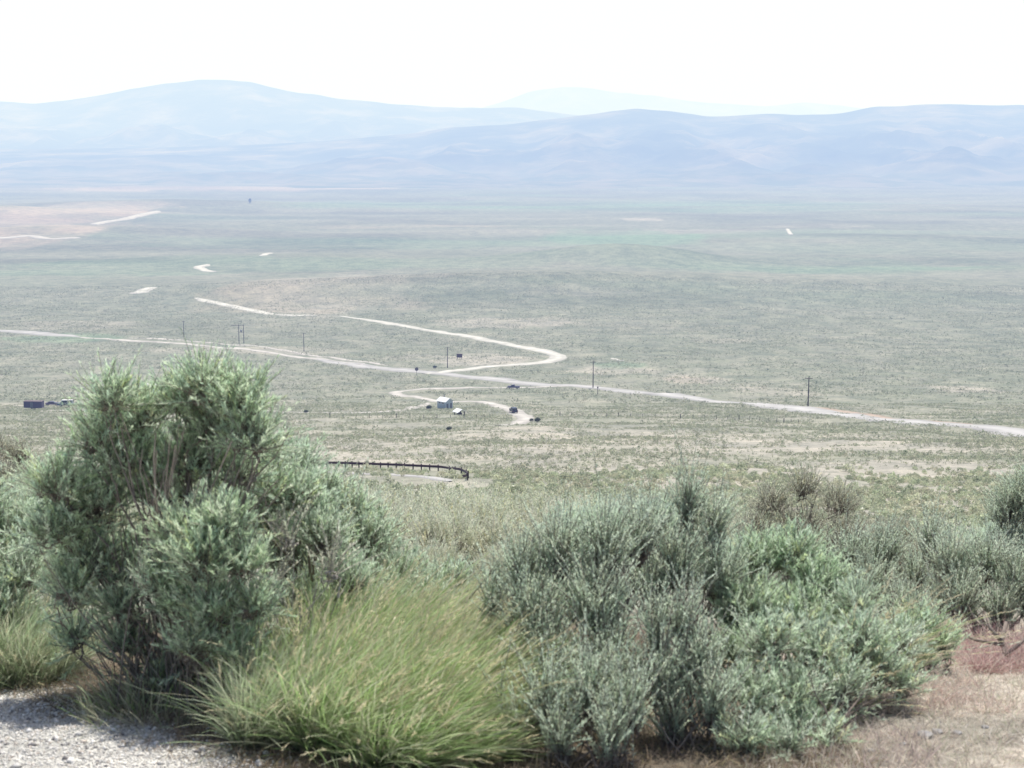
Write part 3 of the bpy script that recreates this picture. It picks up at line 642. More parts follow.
G('smaller green grass clump leaning past the left edge', -15, 668, 4.8, 2000, .16, .37, (-.05, 0, 0), 109, cols=GG, heads=.02, spread=.2, dry=.12)
G('sparse tall dry grass clump arching right of the silver rabbitbrush', 858, 660, 4.7, 220, .12, .42, (.6, 0, 0), 110, dry=.5, heads=.4, cols=GB)
G('thin yellow grass clump growing through the silver rabbitbrush', 825, 690, 4.3, 160, .14, .34, (.5, 0, 0), 111, dry=.4, heads=.4, cols=GB)
G('dead stemmed grass clump in the shade under the tallest shrub', 160, 705, 4.2, 900, .24, .20, (.1, -.1, 0), 112, dry=.7, heads=0, cols=GB)

# ================================================================== MID SHRUBS (individuals, shared meshes)
def proto(style, seed, n=5, w=.5, h=.6, dens=.7, **k):
    g = np.random.default_rng(seed); L = []
    for i in range(n):
        a = g.random() * 6.28; rr = w * .55 * math.sqrt(g.random()); r = w * g.uniform(.32, .5)
        L.append(((math.cos(a) * rr, math.sin(a) * rr, h * g.uniform(.5, .8)), (r, r, r * g.uniform(.8, 1.15))))
    L.append(((0, 0, h * .35), (w * .6, w * .6, h * .35)))
    (V, Lp, S, C), (bv, bq) = shrub_geo(L, (0, 0, -.05), style, dens=dens, seed=seed, stems=False, **k)
    return V, Lp, S, C, bv, bq
protos = []
for nm, style, seed, lab in (('sagebrush', 'sage', 201, 'grey green'), ('sagebrush', 'sage', 202, 'grey green'), ('dry_sagebrush', 'drysage', 203, 'brown grey'), ('dry_sagebrush', 'drysage', 204, 'brown grey'), ('rabbitbrush', 'silver', 205, 'silvery')):
    V, Lp, S, C, bv, bq = proto(style, seed, dens=.5, big=1.25, lw=1.25)
    f = npmesh('foliage', V, Lp, S, M['leaf'], colr=C); br = quads_mesh('branches', bv, bq, M['bark'], smooth=True)
    protos.append((nm, f, br, lab)); 
used_p = set()
LABS = {'sagebrush': ('grey green sagebrush bush on the hillside behind the front shrubs', 'sagebrush bushes on the hillside'),
        'dry_sagebrush': ('brown grey twiggy bush on the hillside behind the front shrubs', 'brown grey bushes on the hillside'),
        'rabbitbrush': ('silvery rabbitbrush bush on the hillside behind the front shrubs', 'silvery rabbitbrush on the hillside')}
def place(pi, x, y, s, sz, rz):
    nm, f, br, lab = protos[pi]
    if pi not in used_p: a, b_ = f, br; used_p.add(pi)
    else:
        a, b_ = f.copy(), br.copy(); col.objects.link(a); col.objects.link(b_)
    r = empty(nm, (x, y, hz(x, y)), rz); r.scale = (s, s, sz); a.parent = r; b_.parent = r
    tag(r, LABS[nm][0], 'shrub', LABS[nm][1])
g = np.random.default_rng(77); placed = []
# hand-set ones that show, by picture column, distance and picture row of their tops
for px, Y, pyt, pi in [(395, 9, 500, 2), (430, 8.5, 505, 3), (470, 9.5, 497, 2), (510, 8.5, 512, 3), (550, 9, 505, 3), (590, 9.5, 505, 0), (625, 8, 515, 1), (450, 7.2, 545, 3), (500, 7.4, 548, 2), (410, 7.2, 540, 2),
                      (380, 12, 485, 2), (415, 13, 483, 3), (450, 12.5, 487, 2), (490, 13, 487, 3), (530, 12.5, 492, 3), (570, 13, 495, 2), (610, 12, 498, 3), (650, 12, 500, 0), (600, 7.2, 530, 0), (560, 7.4, 535, 4),
                      (340, 14, 482, 2), (360, 10, 492, 2), (730, 11, 512, 3), (700, 13, 508, 2), (760, 14, 515, 3), (860, 12, 528, 2), (920, 12, 535, 3), (960, 11, 540, 2), (950, 8.2, 562, 0), (985, 13, 530, 0), (720, 7.5, 535, 0), (900, 16, 535, 1),
                      (60, 9, 500, 0), (110, 10, 500, 2), (30, 14, 470, 2)]:
    p = pt(px, pyt - (7 if Y < 15 else 0), Y); h = p[2] - hz(p[0], Y); s = max(.5, h / .78)
    place(pi, p[0], Y, s * .95, s, g.random() * 6.28); placed.append((p[0], Y, .45))
tries = 0
while len(placed) < 285 and tries < 20000:
    tries += 1
    Y = 14 + 52 * g.random() ** .75; x = g.uniform(-.40, .40) * Y
    if any((x - a) ** 2 + (Y - b_) ** 2 < (.85 + .006 * Y) ** 2 for a, b_, _ in placed): continue
    s = g.uniform(.7, 1.25) * (.9 if Y > 25 else .8)
    place(int(g.choice([0, 1, 2, 3, 3, 2, 4])), x, Y, s, s * g.uniform(.8, 1.1), g.random() * 6.28); placed.append((x, Y, .5))
print('mid shrubs', len(placed), tries, time.time() - T0)

# ================================================================== FAR SAGEBRUSH COVER (stuff)
def cover(name, Y0, Y1, n, size, tris, label, seed, thr=.42, keep_off=None, half=.42, fl=.34, lt=1.0):
    g = np.random.default_rng(seed)
    Y = np.sqrt(g.random(n * 2) * (Y1 ** 2 - Y0 ** 2) + Y0 ** 2); X = g.uniform(-half, half, n * 2) * Y
    d = fbm(X / 22, Y / 30, 4, 91); d2 = fbm(X / 5, Y / 6, 3, 93)
    k = (d * .6 + d2 * .4 + g.normal(size=n * 2) * .05 > thr)
    X, Y = X[k][:n], Y[k][:n]
    if keep_off is not None:
        ok = keep_off(X, Y); X, Y = X[ok], Y[ok]
    m_ = len(X); Z = height(X, Y)
    s = size * g.lognormal(0, .35, m_)
    P = np.stack([X, Y, Z], 1)
    # each bush: many small faces in a low dome
    d = norm(g.normal(size=(m_, tris, 3))); d[..., 2] = np.abs(d[..., 2])
    c = P[:, None] + d * s[:, None, None] * np.array([.5, .5, .62]) * g.uniform(.6, 1.05, (m_, tris, 1))
    a = norm(g.normal(size=(m_, tris, 3)) + d * .3) ; a[..., 2] = a[..., 2] * .6 + .35; bb = norm(g.normal(size=(m_, tris, 3)))
    L = s[:, None, None] * fl
    V = np.stack([c - bb * L * .5, c + bb * L * .5, c + a * L], 2)
    base = np.array([[.165, .175, .125], [.145, .155, .11], [.20, .20, .15], [.19, .18, .14]])[g.integers(0, 4, m_)] * g.uniform(.75, 1.2, (m_, 1)) * lt
    C = np.repeat(np.repeat(base[:, None], tris, 1)[:, :, None], 3, 2) * g.uniform(.75, 1.25, (m_, tris, 1, 1))
    nV = m_ * tris * 3
    o = npmesh(name, V.reshape(-1, 3), np.arange(nV), np.arange(m_ * tris) * 3, M['leaf'], colr=C.reshape(-1, 3))
    tag(o, label, 'sagebrush', kind='stuff'); return o
road_lines = []
def seg_pts(pix):
    P = [ground(*p)[:2] for p in pix]; out_ = []
    for a, b_ in zip(P[:-1], P[1:]):
        n = max(2, int(np.linalg.norm(b_ - a) / 4)); out_ += [a + (b_ - a) * t_ for t_ in np.linspace(0, 1, n)]
    return np.array(out_)
RL = np.concatenate([seg_pts([(790, 406.5), (850, 413), (930, 421.5), (1024, 431.5)]), seg_pts([(-120, 324), (0, 330.5), (75, 336.5), (128, 340), (200, 345), (270, 352), (330, 361), (400, 370), (470, 377), (530, 383.5), (620, 391), (720, 402), (820, 412.5), (920, 423), (1024, 434.5), (1150, 449)]),
     seg_pts([(340, 316), (365, 319.5), (400, 325), (440, 332), (490, 341), (530, 348.5), (550, 353), (558, 357), (548, 361.5), (520, 364.5), (480, 367.5), (450, 371), (425, 374)]),
     seg_pts([(600, 386), (560, 386.5), (500, 388), (450, 388.5), (418, 389.5), (396, 392), (402, 396), (425, 399), (445, 402), (470, 401.5), (488, 403), (506, 408), (518, 414), (526, 419), (515, 424), (498, 425.5)]),
     seg_pts([(240, 474), (300, 475), (345, 476.5), (385, 478), (415, 480), (435, 484), (442, 493)]),
     seg_pts([(345, 467.6), (385, 469), (420, 470.5), (445, 473), (458, 476.2), (464, 480.5), (461, 486)])])
def off_roads(X, Y, w=2):
    # coarse raster lookup
    cs = 3.0 if w > 1 else 2.2; keys = set()
    ix = np.floor(RL[:, 0] / cs).astype(int); iy = np.floor(RL[:, 1] / cs).astype(int)
    for i, j in zip(ix, iy):
        for a in range(-w, w + 1):
            for b_ in range(-w, w + 1): keys.add((i + a, j + b_))
    kx = np.floor(X / cs).astype(int); ky = np.floor(Y / cs).astype(int)
    arr = np.array([(a * 100000 + b_) for a, b_ in keys]); return ~np.isin(kx * 100000 + ky, arr)
cover('sagebrush_cover', 24, 185, 15000, .60, 110, 'dense small sagebrush covering the near hillside', 301, .40, lambda X, Y: off_roads(X, Y, 1), fl=.17, lt=1.5)
cover('sagebrush_cover', 185, 520, 80000, .47, 16, 'scattered sagebrush dotting the open slope below the guardrail', 302, .43, lambda X, Y: off_roads(X, Y, 1), fl=.28, lt=1.15)
cover('sagebrush_cover', 520, 1500, 120000, .85, 8, 'sagebrush dotting the plain around the highway', 303, .45, off_roads)
print('cover', time.time() - T0)

# ---- litter, stones, red grass near the camera
def scatter_stones(n, seed):
    g = np.random.default_rng(seed)
    X = g.uniform(-1.9, 0.3, n * 3); Y = g.uniform(3.0, 5.4, n * 3)
    sd = ((X - e0[0]) * dy - (Y - e0[1]) * dx) / math.hypot(dx, dy)
    k = sd + g.normal(size=n * 3) * .10 > -.05; X, Y = X[k][:n], Y[k][:n]; n = len(X)
    s = .0028 + .005 * g.random(n) ** 4 + .010 * (g.random(n) < .006)
    Z = height(X, Y) + s * .25
    base = norm(np.array([[1, 0, 0], [-1, 0, 0], [0, 1, 0], [0, -1, 0], [0, 0, 1], [0, 0, -1]], float)) 
    Fc = np.array([[0, 2, 4], [2, 1, 4], [1, 3, 4], [3, 0, 4], [2, 0, 5], [1, 2, 5], [3, 1, 5], [0, 3, 5]])
    an = g.random(n) * 6.28; ca, sa = np.cos(an), np.sin(an)
    B = base[None] * (s[:, None, None] * g.uniform(.6, 1.3, (n, 6, 1))) * np.array([1, .8, .6])
    V = np.stack([B[..., 0] * ca[:, None] - B[..., 1] * sa[:, None], B[..., 0] * sa[:, None] + B[..., 1] * ca[:, None], B[..., 2]], -1) + np.stack([X, Y, Z], 1)[:, None]
    L = (np.arange(n)[:, None, None] * 6 + Fc).ravel()
    cc = np.array([[.70, .67, .62], [.55, .53, .50], [.80, .77, .72], [.60, .53, .46], [.2, .19, .19]])[g.choice(5, n, p=[.35, .2, .25, .12, .08])] * g.uniform(.8, 1.2, (n, 1))
    o = npmesh('gravel', V.reshape(-1, 3), L, np.arange(n * 8) * 3, M['pebble'], colr=np.repeat(cc, 6, 0)); tag(o, 'loose grey gravel at the lower left', 'gravel', kind='stuff')
scatter_stones(42000, 401)
def tufts(name, label, cat, n, xr, yr, H, cols, seed, w=.0022, cond=None, flat=.3, nb=6):
    g = np.random.default_rng(seed)
    X = g.uniform(*xr, n); Y = g.uniform(*yr, n)
    if cond is not None: k = cond(X, Y, g); X, Y = X[k], Y[k]
    n = len(X); X = np.repeat(X, nb) + g.normal(size=n * nb) * .012; Y = np.repeat(Y, nb) + g.normal(size=n * nb) * .012; q = n * nb
    P = np.stack([X, Y, height(X, Y) - .003], 1)
    T = norm(g.normal(size=(q, 3)) * .8 + np.array([0, 0, 1 / max(flat, .05)]) * .3)
    T[:, 2] = np.abs(T[:, 2]) + .03
    C = np.array(cols)[g.integers(0, len(cols), q)] * g.uniform(.7, 1.2, (q, 1))
    V, L, S, C = ribbons(P, T, H * g.uniform(.4, 1.2, q), w * g.uniform(.6, 1.3, q), g.normal(size=(q, 3)) * .25 + np.array([0, 0, -.15]), C, segs=3)
    o = npmesh(name, V, L, S, M['grass'], colr=C); tag(o, label, cat, kind='stuff')
def not_gravel(X, Y, g):
    sd = ((X - e0[0]) * dy - (Y - e0[1]) * dx) / math.hypot(dx, dy); return (sd + g.normal(size=len(X)) * .08 < -.05)
tufts('dry_litter', 'short dry straw and twigs on the bare ground at the lower right', 'dry grass', 24000, (.6, 3.2), (3.2, 7.5), .05, [(.66, .60, .50), (.56, .48, .40), (.74, .69, .60), (.38, .32, .27), (.45, .47, .33)], 411, flat=2.0, cond=lambda X, Y, g: fbm(X / .3, Y / .3, 3, 5) + g.normal(size=len(X)) * .15 > .3)
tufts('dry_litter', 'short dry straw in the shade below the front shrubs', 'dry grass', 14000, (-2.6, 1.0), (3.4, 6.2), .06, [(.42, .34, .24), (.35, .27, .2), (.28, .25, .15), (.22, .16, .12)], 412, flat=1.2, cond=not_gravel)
rp = ground(985, 672)
tufts('red_grass', 'dull red low grass below the grey sagebrush at the right edge', 'red grass', 1500, (rp[0] - .18, rp[0] + .75), (rp[1] - .05, rp[1] + .75), .13, [(.44, .26, .25), (.52, .38, .34), (.38, .25, .23), (.60, .52, .43), (.5, .42, .36)], 413, flat=.5, nb=8, w=.0026,
      cond=lambda X, Y, g: fbm(X / .18, Y / .18, 3, 6) + g.normal(size=len(X)) * .06 > .43)
rp2 = ground(935, 700)
tufts('red_grass', 'thin reddish grass on the bare ground beside the silver rabbitbrush', 'red grass', 220, (rp2[0] - .25, rp2[0] + .2), (rp2[1] - .2, rp2[1] + .3), .09, [(.46, .34, .30), (.55, .44, .38), (.62, .54, .45)], 414, flat=.5, nb=6)
tufts('red_grass', 'purplish dry weeds in front of the silver rabbitbrush near the bottom edge', 'red grass', 160, (.85, 1.2), (3.55, 3.95), .08, [(.40, .33, .31), (.48, .40, .35), (.6, .52, .44)], 415, flat=.4, nb=6)
for i, (px, py, s) in enumerate([(925, 737, .03), (938, 733, .022), (957, 734, .018), (903, 745, .014), (985, 728, .015), (872, 752, .016)]):
    p = ground(px, py); g_ = np.random.default_rng(500 + i); s *= .75
    import bmesh
    bm = bmesh.new(); bmesh.ops.create_icosphere(bm, subdivisions=2, radius=s)
    for v in bm.verts:
        v.co *= 1 + (float(vnoise(v.co.x / s * 1.3 + i * 9, v.co.y / s * 1.3 + v.co.z / s)) - .5) * .5; v.co.z *= .55
    me = bpy.data.meshes.new('stone'); bm.to_mesh(me); bm.free(); me.materials.append(M['stone'] if 'stone' in M else M.setdefault('stone', simple('grey stone', (.30, .29, .28), .9, .2, 0, .3, 60)))
    o = bpy.data.objects.new('stone', me); col.objects.link(o); o.location = (p[0], p[1], p[2] + s * .25)
    tag(o, 'small grey stone on the bare ground at the lower right', 'stone', 'small stones on the bare ground')

# ================================================================== SMALL THINGS ON THE PLAIN
# ---- guardrail
def smooth_line(pix, step):
    P = np.array([ground(*p)[:2] for p in pix]); pp = np.vstack([2 * P[0] - P[1], P, 2 * P[-1] - P[-2]]); o_ = []
    for i in range(1, len(pp) - 2):
        for t_ in np.linspace(0, 1, 40, endpoint=False):
            a, b_, c_, d_ = pp[i - 1], pp[i], pp[i + 1], pp[i + 2]
            o_.append(.5 * (2 * b_ + (c_ - a) * t_ + (2 * a - 5 * b_ + 4 * c_ - d_) * t_ ** 2 + (3 * b_ - a - 3 * c_ + d_) * t_ ** 3))
    L = np.array(o_); s = np.concatenate([[0], np.cumsum(np.linalg.norm(np.diff(L, axis=0), axis=1))])
    q = np.arange(0, s[-1], step); return np.stack([np.interp(q, s, L[:, 0]), np.interp(q, s, L[:, 1])], 1)
def guardrail(pix, label):
    L = smooth_line(pix, .6); b0 = np.array([*L[len(L) // 2], 0]); b0[2] = hz(*b0[:2])
    o = empty('guardrail', b0); tag(o, label, 'guardrail')
    tn = norm(np.gradient(L, axis=0)); nn = np.stack([tn[:, 1], -tn[:, 0]], 1)    # road side
    Z = height(L[:, 0], L[:, 1])
    prof = [(0, .50), (.06, .55), (.0, .63), (.0, .69), (.06, .77), (0, .82), (-.03, .82), (-.03, .50)]
    V = []; 
    for i in range(len(L)):
        for a, z in prof: V.append([L[i, 0] + nn[i, 0] * a - b0[0], L[i, 1] + nn[i, 1] * a - b0[1], Z[i] + z - b0[2]])
    n = len(prof); Q = [(i * n + k, (i + 1) * n + k, (i + 1) * n + (k + 1) % n, i * n + (k + 1) % n) for i in range(len(L) - 1) for k in range(n)]
    mb = MB(); mb.add(V, Q); mb.build('rail', M['rail'], o)
    for i in range(0, len(L), 2):
        if abs(tn[i, 1]) > .6 and i % 6: continue
        mb = MB(); x, y, z = L[i, 0] - b0[0] - nn[i, 0] * .14, L[i, 1] - b0[1] - nn[i, 1] * .14, Z[i] - b0[2]
        mb.box(x - .08, x + .08, y - .08, y + .08, z - .4, z + .90)
        mb.build('post', M['post'], o)
guardrail([(326, 467), (345, 467.6), (385, 469), (420, 470.5), (445, 472.2), (455, 473.6), (463, 475.6), (467, 478.2), (466, 480.8), (460, 482.5)], 'curving dark brown guardrail on short posts above the open slope')

# ---- fences
def fence(pix, label, step=4.0, h=1.2, wires=3):
    L = smooth_line(pix, step); b0 = np.array([*L[len(L) // 2], 0]); b0[2] = hz(*b0[:2]); o = empty('wire_fence', b0); tag(o, label, 'fence')
    Z = height(L[:, 0], L[:, 1])
    for i in range(min(len(L), 98)):
        mb = MB(); x, y, z = L[i, 0] - b0[0], L[i, 1] - b0[1], Z[i] - b0[2]; w = .06 if i % 5 else .11
        mb.tube([(x, y, z - .3), (x, y, z + h * (1 if i % 5 else 1.15))], w, 6); mb.build('post', M['fencewood'], o)
    mb = MB()
    for k in range(wires):
        for i in range(min(len(L), 98) - 1):
            zz = .35 + k * .35; mb.tube([(L[i, 0] - b0[0], L[i, 1] - b0[1], Z[i] - b0[2] + zz), (L[i + 1, 0] - b0[0], L[i + 1, 1] - b0[1], Z[i + 1] - b0[2] + zz)], .012, 3)
    mb.build('wire', M['wire'], o)
fence([(330, 417.5), (400, 418), (470, 418.5), (495, 419)], 'post and wire fence on the near side of the building lot')
fence([(560, 416), (640, 417.5), (700, 419), (760, 421), (800, 424)], 'post and wire fence on the slope right of the lot, below the highway')

# ---- utility poles
def pole(px, py, hgt, label, group='utility poles beside the highway', arms=1, twin=False):
    p = ground(px, py); o = empty('utility_pole', p); tag(o, label, 'utility pole', group)
    xs = [0] if not twin else [-1.3, 2.0]
    for x in xs:
        mb = MB(); mb.tube([(x, 0, -1), (x, 0, hgt * .5), (x, 0, hgt)], [.24, .20, .16], 8); mb.build('pole', M['wood'], o, smooth=True)
    mb = MB(); z = hgt - .6
    if twin:
        mb.box(-6.2, 2.4, -.09, .09, z - .1, z + .15); mb.build('crossarm', M['wood'], o)
        t_ = MB(); t_.tube([(.3, 0, hgt * .60), (.3, 0, hgt * .60 + 1.7)], .55, 12); t_.build('transformer', M['metal'], o, smooth=True)
        pf = MB(); pf.box(-1.3, 2.0, -.3, .3, hgt * .60 - .2, hgt * .60 - .003); pf.build('platform', M['wood'], o)
        ins = [-6, -3.6, -1.2, 2.2]
    else:
        mb.box(-1.3, 1.3, -.07, .07, z - .08, z + .1); mb.build('crossarm', M['wood'], o); ins = [-1.15, -.5, .5, 1.15]
    for x in ins:
        k = MB(); k.tube([(x, 0, z + .1), (x, 0, z + .18), (x, 0, z + .3)], [.03, .07, .05], 6); k.build('insulator', M['metal'], o)
pole(184, 337, 11.5, 'single wooden pole farthest left, beside the dirt verge of the highway')
pole(241, 343.5, 13, 'twin wooden pole frame carrying a transformer and a long crossarm', arms=2, twin=True)
pole(304, 351.5, 12, 'faint wooden pole between the twin frame and the road junction')
pole(447.5, 368, 12.0, 'wooden pole in front of the bare patch at the road junction')
pole(593, 388, 12.6, 'dark wooden pole on the far side of the highway, beside a short marker post')
pole(808, 406, 10.5, 'lone wooden pole at the right, beyond the long highway bend')
# ---- marker post, signs
p = ground(597.7, 394); o = empty('marker_post', p); tag(o, 'short dark marker post at the near edge of the highway', 'marker post')
mb = MB(); mb.tube([(0, 0, -.3), (0, 0, 3.2)], .12, 8); mb.build('post', M['wood'], o)
mb = MB(); mb.box(-.3, .3, -.16, -.13, 2.5, 3.2); mb.build('plate', M['signback'], o, bevel=.02)
p = ground(416.7, 375.5); o = empty('road_sign', p); tag(o, 'brown backed road sign on a post at the near edge of the junction', 'road sign')
mb = MB(); mb.box(-.08, .08, -.08, .08, -.3, 3.4); mb.build('post', M['wood'], o)
mb = MB(); n = 8; mb.prism([(1.0 * math.cos(math.pi / 8 + k * math.pi / 4), 3.4 + 1.0 * math.sin(math.pi / 8 + k * math.pi / 4)) for k in range(n)], -.13, -.09); mb.build('sign_plate', M['signback'], o)
p = ground(459.5, 359); o = empty('information_board', p); tag(o, 'brown board on two legs standing on the bare patch beyond the junction', 'information board')
for x in (-1.1, 1.1):
    mb = MB(); mb.box(x - .12, x + .12, -.12, .12, -.3, 1.6); mb.build('leg', M['wood'], o)
mb = MB(); mb.box(-1.7, 1.7, -.14, .14, .9, 2.9); mb.build('panel', M['brownsign'], o, bevel=.03)
mb = MB(); mb.prism([(-2.0, 2.9), (2.0, 2.9), (1.7, 3.15), (-1.7, 3.15)], -.5, .5); mb.build('roof', M['brownsign'], o)

# ---- building by the loop
def gable(name, loc, rz, w, l, h, rh, label, cat, wall, roofm, door=True, open_=False, over=.35):
    o = empty(name, loc, rz); tag(o, label, cat)
    if not open_:
        mb = MB(); mb.prism([(-w / 2, 0), (w / 2, 0), (w / 2, h), (0, h + rh), (-w / 2, h)], -l / 2, l / 2); mb.v = [(x, y, z - (.6 if z == 0 else 0)) for x, y, z in mb.v]; mb.build('wall', wall, o)
        if door:
            for sx in (-w / 4, w / 4):
                d = MB(); d.box(sx - .45, sx + .45, -l / 2 - .06, -l / 2 - .003, .0, 2.1); dd = d.build('door', M['doorgrey'], o)
                hd = MB(); hd.box(sx + .3, sx + .38, -l / 2 - .11, -l / 2 - .063, .95, 1.1); hd.build('handle', M['metal'], dd)
            for yy in (-l * .2, l * .2):
                f = MB(); f.box(-w / 2 - .05, -w / 2 - .003, yy - .5, yy + .5, h - .9, h - .4); ff = f.build('window', M['white'], o)
                q = MB(); q.box(-w / 2 - .07, -w / 2 - .053, yy - .42, yy + .42, h - .83, h - .47); q.build('pane', M['glass'], ff)
    else:
        for sx in (-1, 1):
            for sy in (-1, 1):
                d = MB(); d.box(sx * (w / 2 - .2) - .12, sx * (w / 2 - .2) + .12, sy * (l / 2 - .2) - .12, sy * (l / 2 - .2) + .12, -.5, h); d.build('post', M['wood'], o)
        d = MB(); d.box(-w / 2 + .8, w / 2 - .8, -.5, .5, .70, .78); tt = d.build('table_top', M['brownsign'], o)
        for sy in (-.85, .85):
            d = MB(); d.box(-w / 2 + .8, w / 2 - .8, sy - .15, sy + .15, .42, .48); d.build('bench', M['brownsign'], o)
        for sx in (-w / 2 + 1.1, w / 2 - 1.1):
            d = MB(); d.box(sx - .07, sx + .07, -.9, .9, -.3, .697); d.build('table_leg', M['brownsign'], o)
    t_ = .12; ow = w / 2 + over; dz = rh / (w / 2) * over
    mb = MB(); mb.prism([(-ow, h - dz + .003), (0, h + rh + .003), (ow, h - dz + .003), (ow, h - dz + t_), (0, h + rh + t_), (-ow, h - dz + t_)], -l / 2 - over, l / 2 + over); mb.build('roof', roofm, o)
    if not open_:
        c = MB(); c.tube([(w * .2, l * .25, h), (w * .2, l * .25, h + rh + .8)], .15, 8); c.build('vent_pipe', M['doorgrey'], o)
    return o
p = ground(445, 408.5); gable('restroom_building', p, R(48), 3.6, 4.2, 2.9, 1.0, 'small pale blue grey building with a white gable roof beside the dirt loop', 'building', M['blockwall'], M['white'])
p = ground(459.5, 415); gable('picnic_shelter', p, R(35), 2.6, 2.4, 1.2, .7, 'low open shelter with a pale gable roof just right of the small building', 'shelter', M['blockwall'], M['white'], open_=True)
p = ground(151, 393); gable('shed', p, R(70), 3.6, 6.0, 3.2, 1.0, 'white roofed shed mostly hidden behind the notch of the tallest shrub', 'shed', M['blockwall'], M['white'], door=False)

# ---- vehicles
def wheels(o, xs, hw, r):
    for x in xs:
        for s in (-1, 1):
            mb = MB(); mb.tube([(x, s * hw - .11, r), (x, s * hw + .11, r)], r, 16); w = mb.build('wheel', M['tyre'], o, bevel=.03)
            mb = MB(); mb.tube([(x, s * (hw + .10), r), (x, s * (hw + .125), r)], r * .6, 12); mb.build('rim', M['rim'], w)
def vehicle(name, loc, rz, kind, paint, label, trim=None):
    loc = np.array(loc); loc[2] += .3; o = empty(name, loc, rz); tag(o, label, {'suv': 'car', 'car': 'car', 'pickup': 'truck', 'van': 'van'}[kind], None)
    hw = .92
    P = {'suv': [(-2.35, .42), (2.3, .42), (2.38, .8), (2.25, 1.05), (1.25, 1.18), (-2.3, 1.18), (-2.42, .8)],
         'car': [(-2.25, .38), (2.2, .38), (2.28, .65), (2.1, .85), (1.1, .98), (-1.6, 1.0), (-2.25, .95), (-2.3, .6)],
         'pickup': [(-2.9, .5), (2.7, .5), (2.78, .85), (2.6, 1.12), (1.4, 1.25), (-2.9, 1.25)],
         'van': [(-2.8, .45), (2.6, .45), (2.7, .9), (2.4, 1.25), (1.9, 1.35), (-2.8, 1.35)]}[kind]
    Cb = {'suv': [(-2.25, 1.183), (1.15, 1.183), (.55, 1.72), (.3, 1.78), (-2.0, 1.78)], 'car': [(-1.7, .995), (1.0, .985), (.35, 1.42), (-.9, 1.45)],
          'pickup': [(-.6, 1.253), (1.35, 1.253), (.75, 1.82), (-.45, 1.85)], 'van': [(-2.75, 1.353), (1.85, 1.353), (1.2, 2.25), (.9, 2.35), (-2.7, 2.35)]}[kind]
    mb = MB(); mb.prism(P, -hw, hw); body = mb.build('body', paint, o, bevel=.06)
    mb = MB(); mb.prism(Cb, -hw * .86, hw * .86); mb.build('cabin', paint if trim is None else trim, o, bevel=.07)
    z0 = Cb[0][1] + .06; z1 = max(c[1] for c in Cb) - .1; xa = Cb[0][0] + .22; xb = Cb[1][0] - .25; xt = xb - (z1 - z0) * 1.0
    for s in (-1, 1):
        mid = (xa + xt) / 2
        for a0, a1, b1 in ((xa, mid - .05, mid - .05), (mid + .05, xt, xb)):
            mb = MB(); y0, y1 = sorted((s * hw * .861, s * (hw * .86 + .02))); mb.prism([(a0, z0), (b1, z0), (a1, z1), (a0 + .05, z1)], y0, y1); mb.build('side_window', M['glass'], o)
    fx0, fz0 = Cb[1]; fx1, fz1 = Cb[2]; n_ = Vector((fz1 - fz0, 0, fx0 - fx1)).normalized() * .012
    mb = MB(); q = [(fx0 + (fx1 - fx0) * a, s * hw * .76, fz0 + (fz1 - fz0) * a) for a, s in ((.12, -1), (.12, 1), (.9, 1), (.9, -1))]
    mb.add([(x + n_.x, y, z + n_.z) for x, y, z in q] + [(x + n_.x * .2, y, z + n_.z * .2) for x, y, z in q], [(0, 1, 2, 3), (7, 6, 5, 4), (0, 4, 5, 1), (1, 5, 6, 2), (2, 6, 7, 3), (3, 7, 4, 0)]); mb.build('windscreen', M['glass'], o)
    rx = min(c[0] for c in Cb); mb = MB(); mb.box(rx - .03, rx + .03, -hw * .7, hw * .7, z0 + .05, z1 - .05); mb.build('rear_window', M['glass'], o)
    for s in (-1, 1):
        mb = MB(); x = max(c[0] for c in P); mb.box(x - .08, x + .02, s * .66 - .16, s * .66 + .16, .7, .85); mb.build('headlight', M['lamp'], o, bevel=.02)
        mb = MB(); x = min(c[0] for c in P); mb.box(x - .02, x + .06, s * .74 - .1, s * .74 + .1, .75, 1.0); mb.build('tail_light', M['taillamp'], o, bevel=.02)
    x = max(c[0] for c in P); mb = MB(); mb.box(x - .02, x + .12, -.85, .85, .42, .6); mb.build('bumper', M['car_pink'], o, bevel=.03)
    wheels(o, (1.45 if kind != 'pickup' else 1.75, -1.45 if kind != 'pickup' else -1.75), hw - .08, .38 if kind != 'car' else .33)
    return o
vehicle('pickup_truck', ground(513.5, 389.2), R(172), 'pickup', M['car_purple'], 'dark plum pickup truck driving along the highway above the loop')
vehicle('parked_car', ground(513.5, 413.3), R(104), 'suv', M['car_dark'], 'dark blue sport utility car parked on the dirt loop')
vehicle('parked_car', ground(52.5, 406), R(10), 'car', M['car_purple'], 'low dark car between the long trailer and the blue van, far left')
vehicle('parked_van', ground(65.5, 407), R(185), 'van', M['car_blue'], 'blue van with a white roof at the far left, half behind the tallest shrub', trim=M['white'])
p = ground(34.5, 409.5); p[2] += .2; o = empty('box_trailer', p, R(-4)); tag(o, 'long dark purple box trailer parked on the pale track at the far left', 'trailer')
mb = MB(); mb.box(-3.3, 3.1, -1.15, 1.15, .55, 2.75); mb.build('body', M['car_purple'], o, bevel=.08)
mb = MB(); mb.box(-3.35, 3.15, -1.2, 1.2, 2.753, 2.85); mb.build('roof', M['signback'], o, bevel=.03)
mb = MB(); mb.tube([(3.1, 0, .6), (4.6, 0, .55)], .08, 6); mb.build('tow_bar', M['metal'], o)
for y in (-1.17,): mb = MB(); mb.box(-1.0, .0, y - .03, y + .015, .7, 2.5); mb.build('door', M['doorgrey'], o)
wheels(o, (-.5, .5), 1.05, .36)

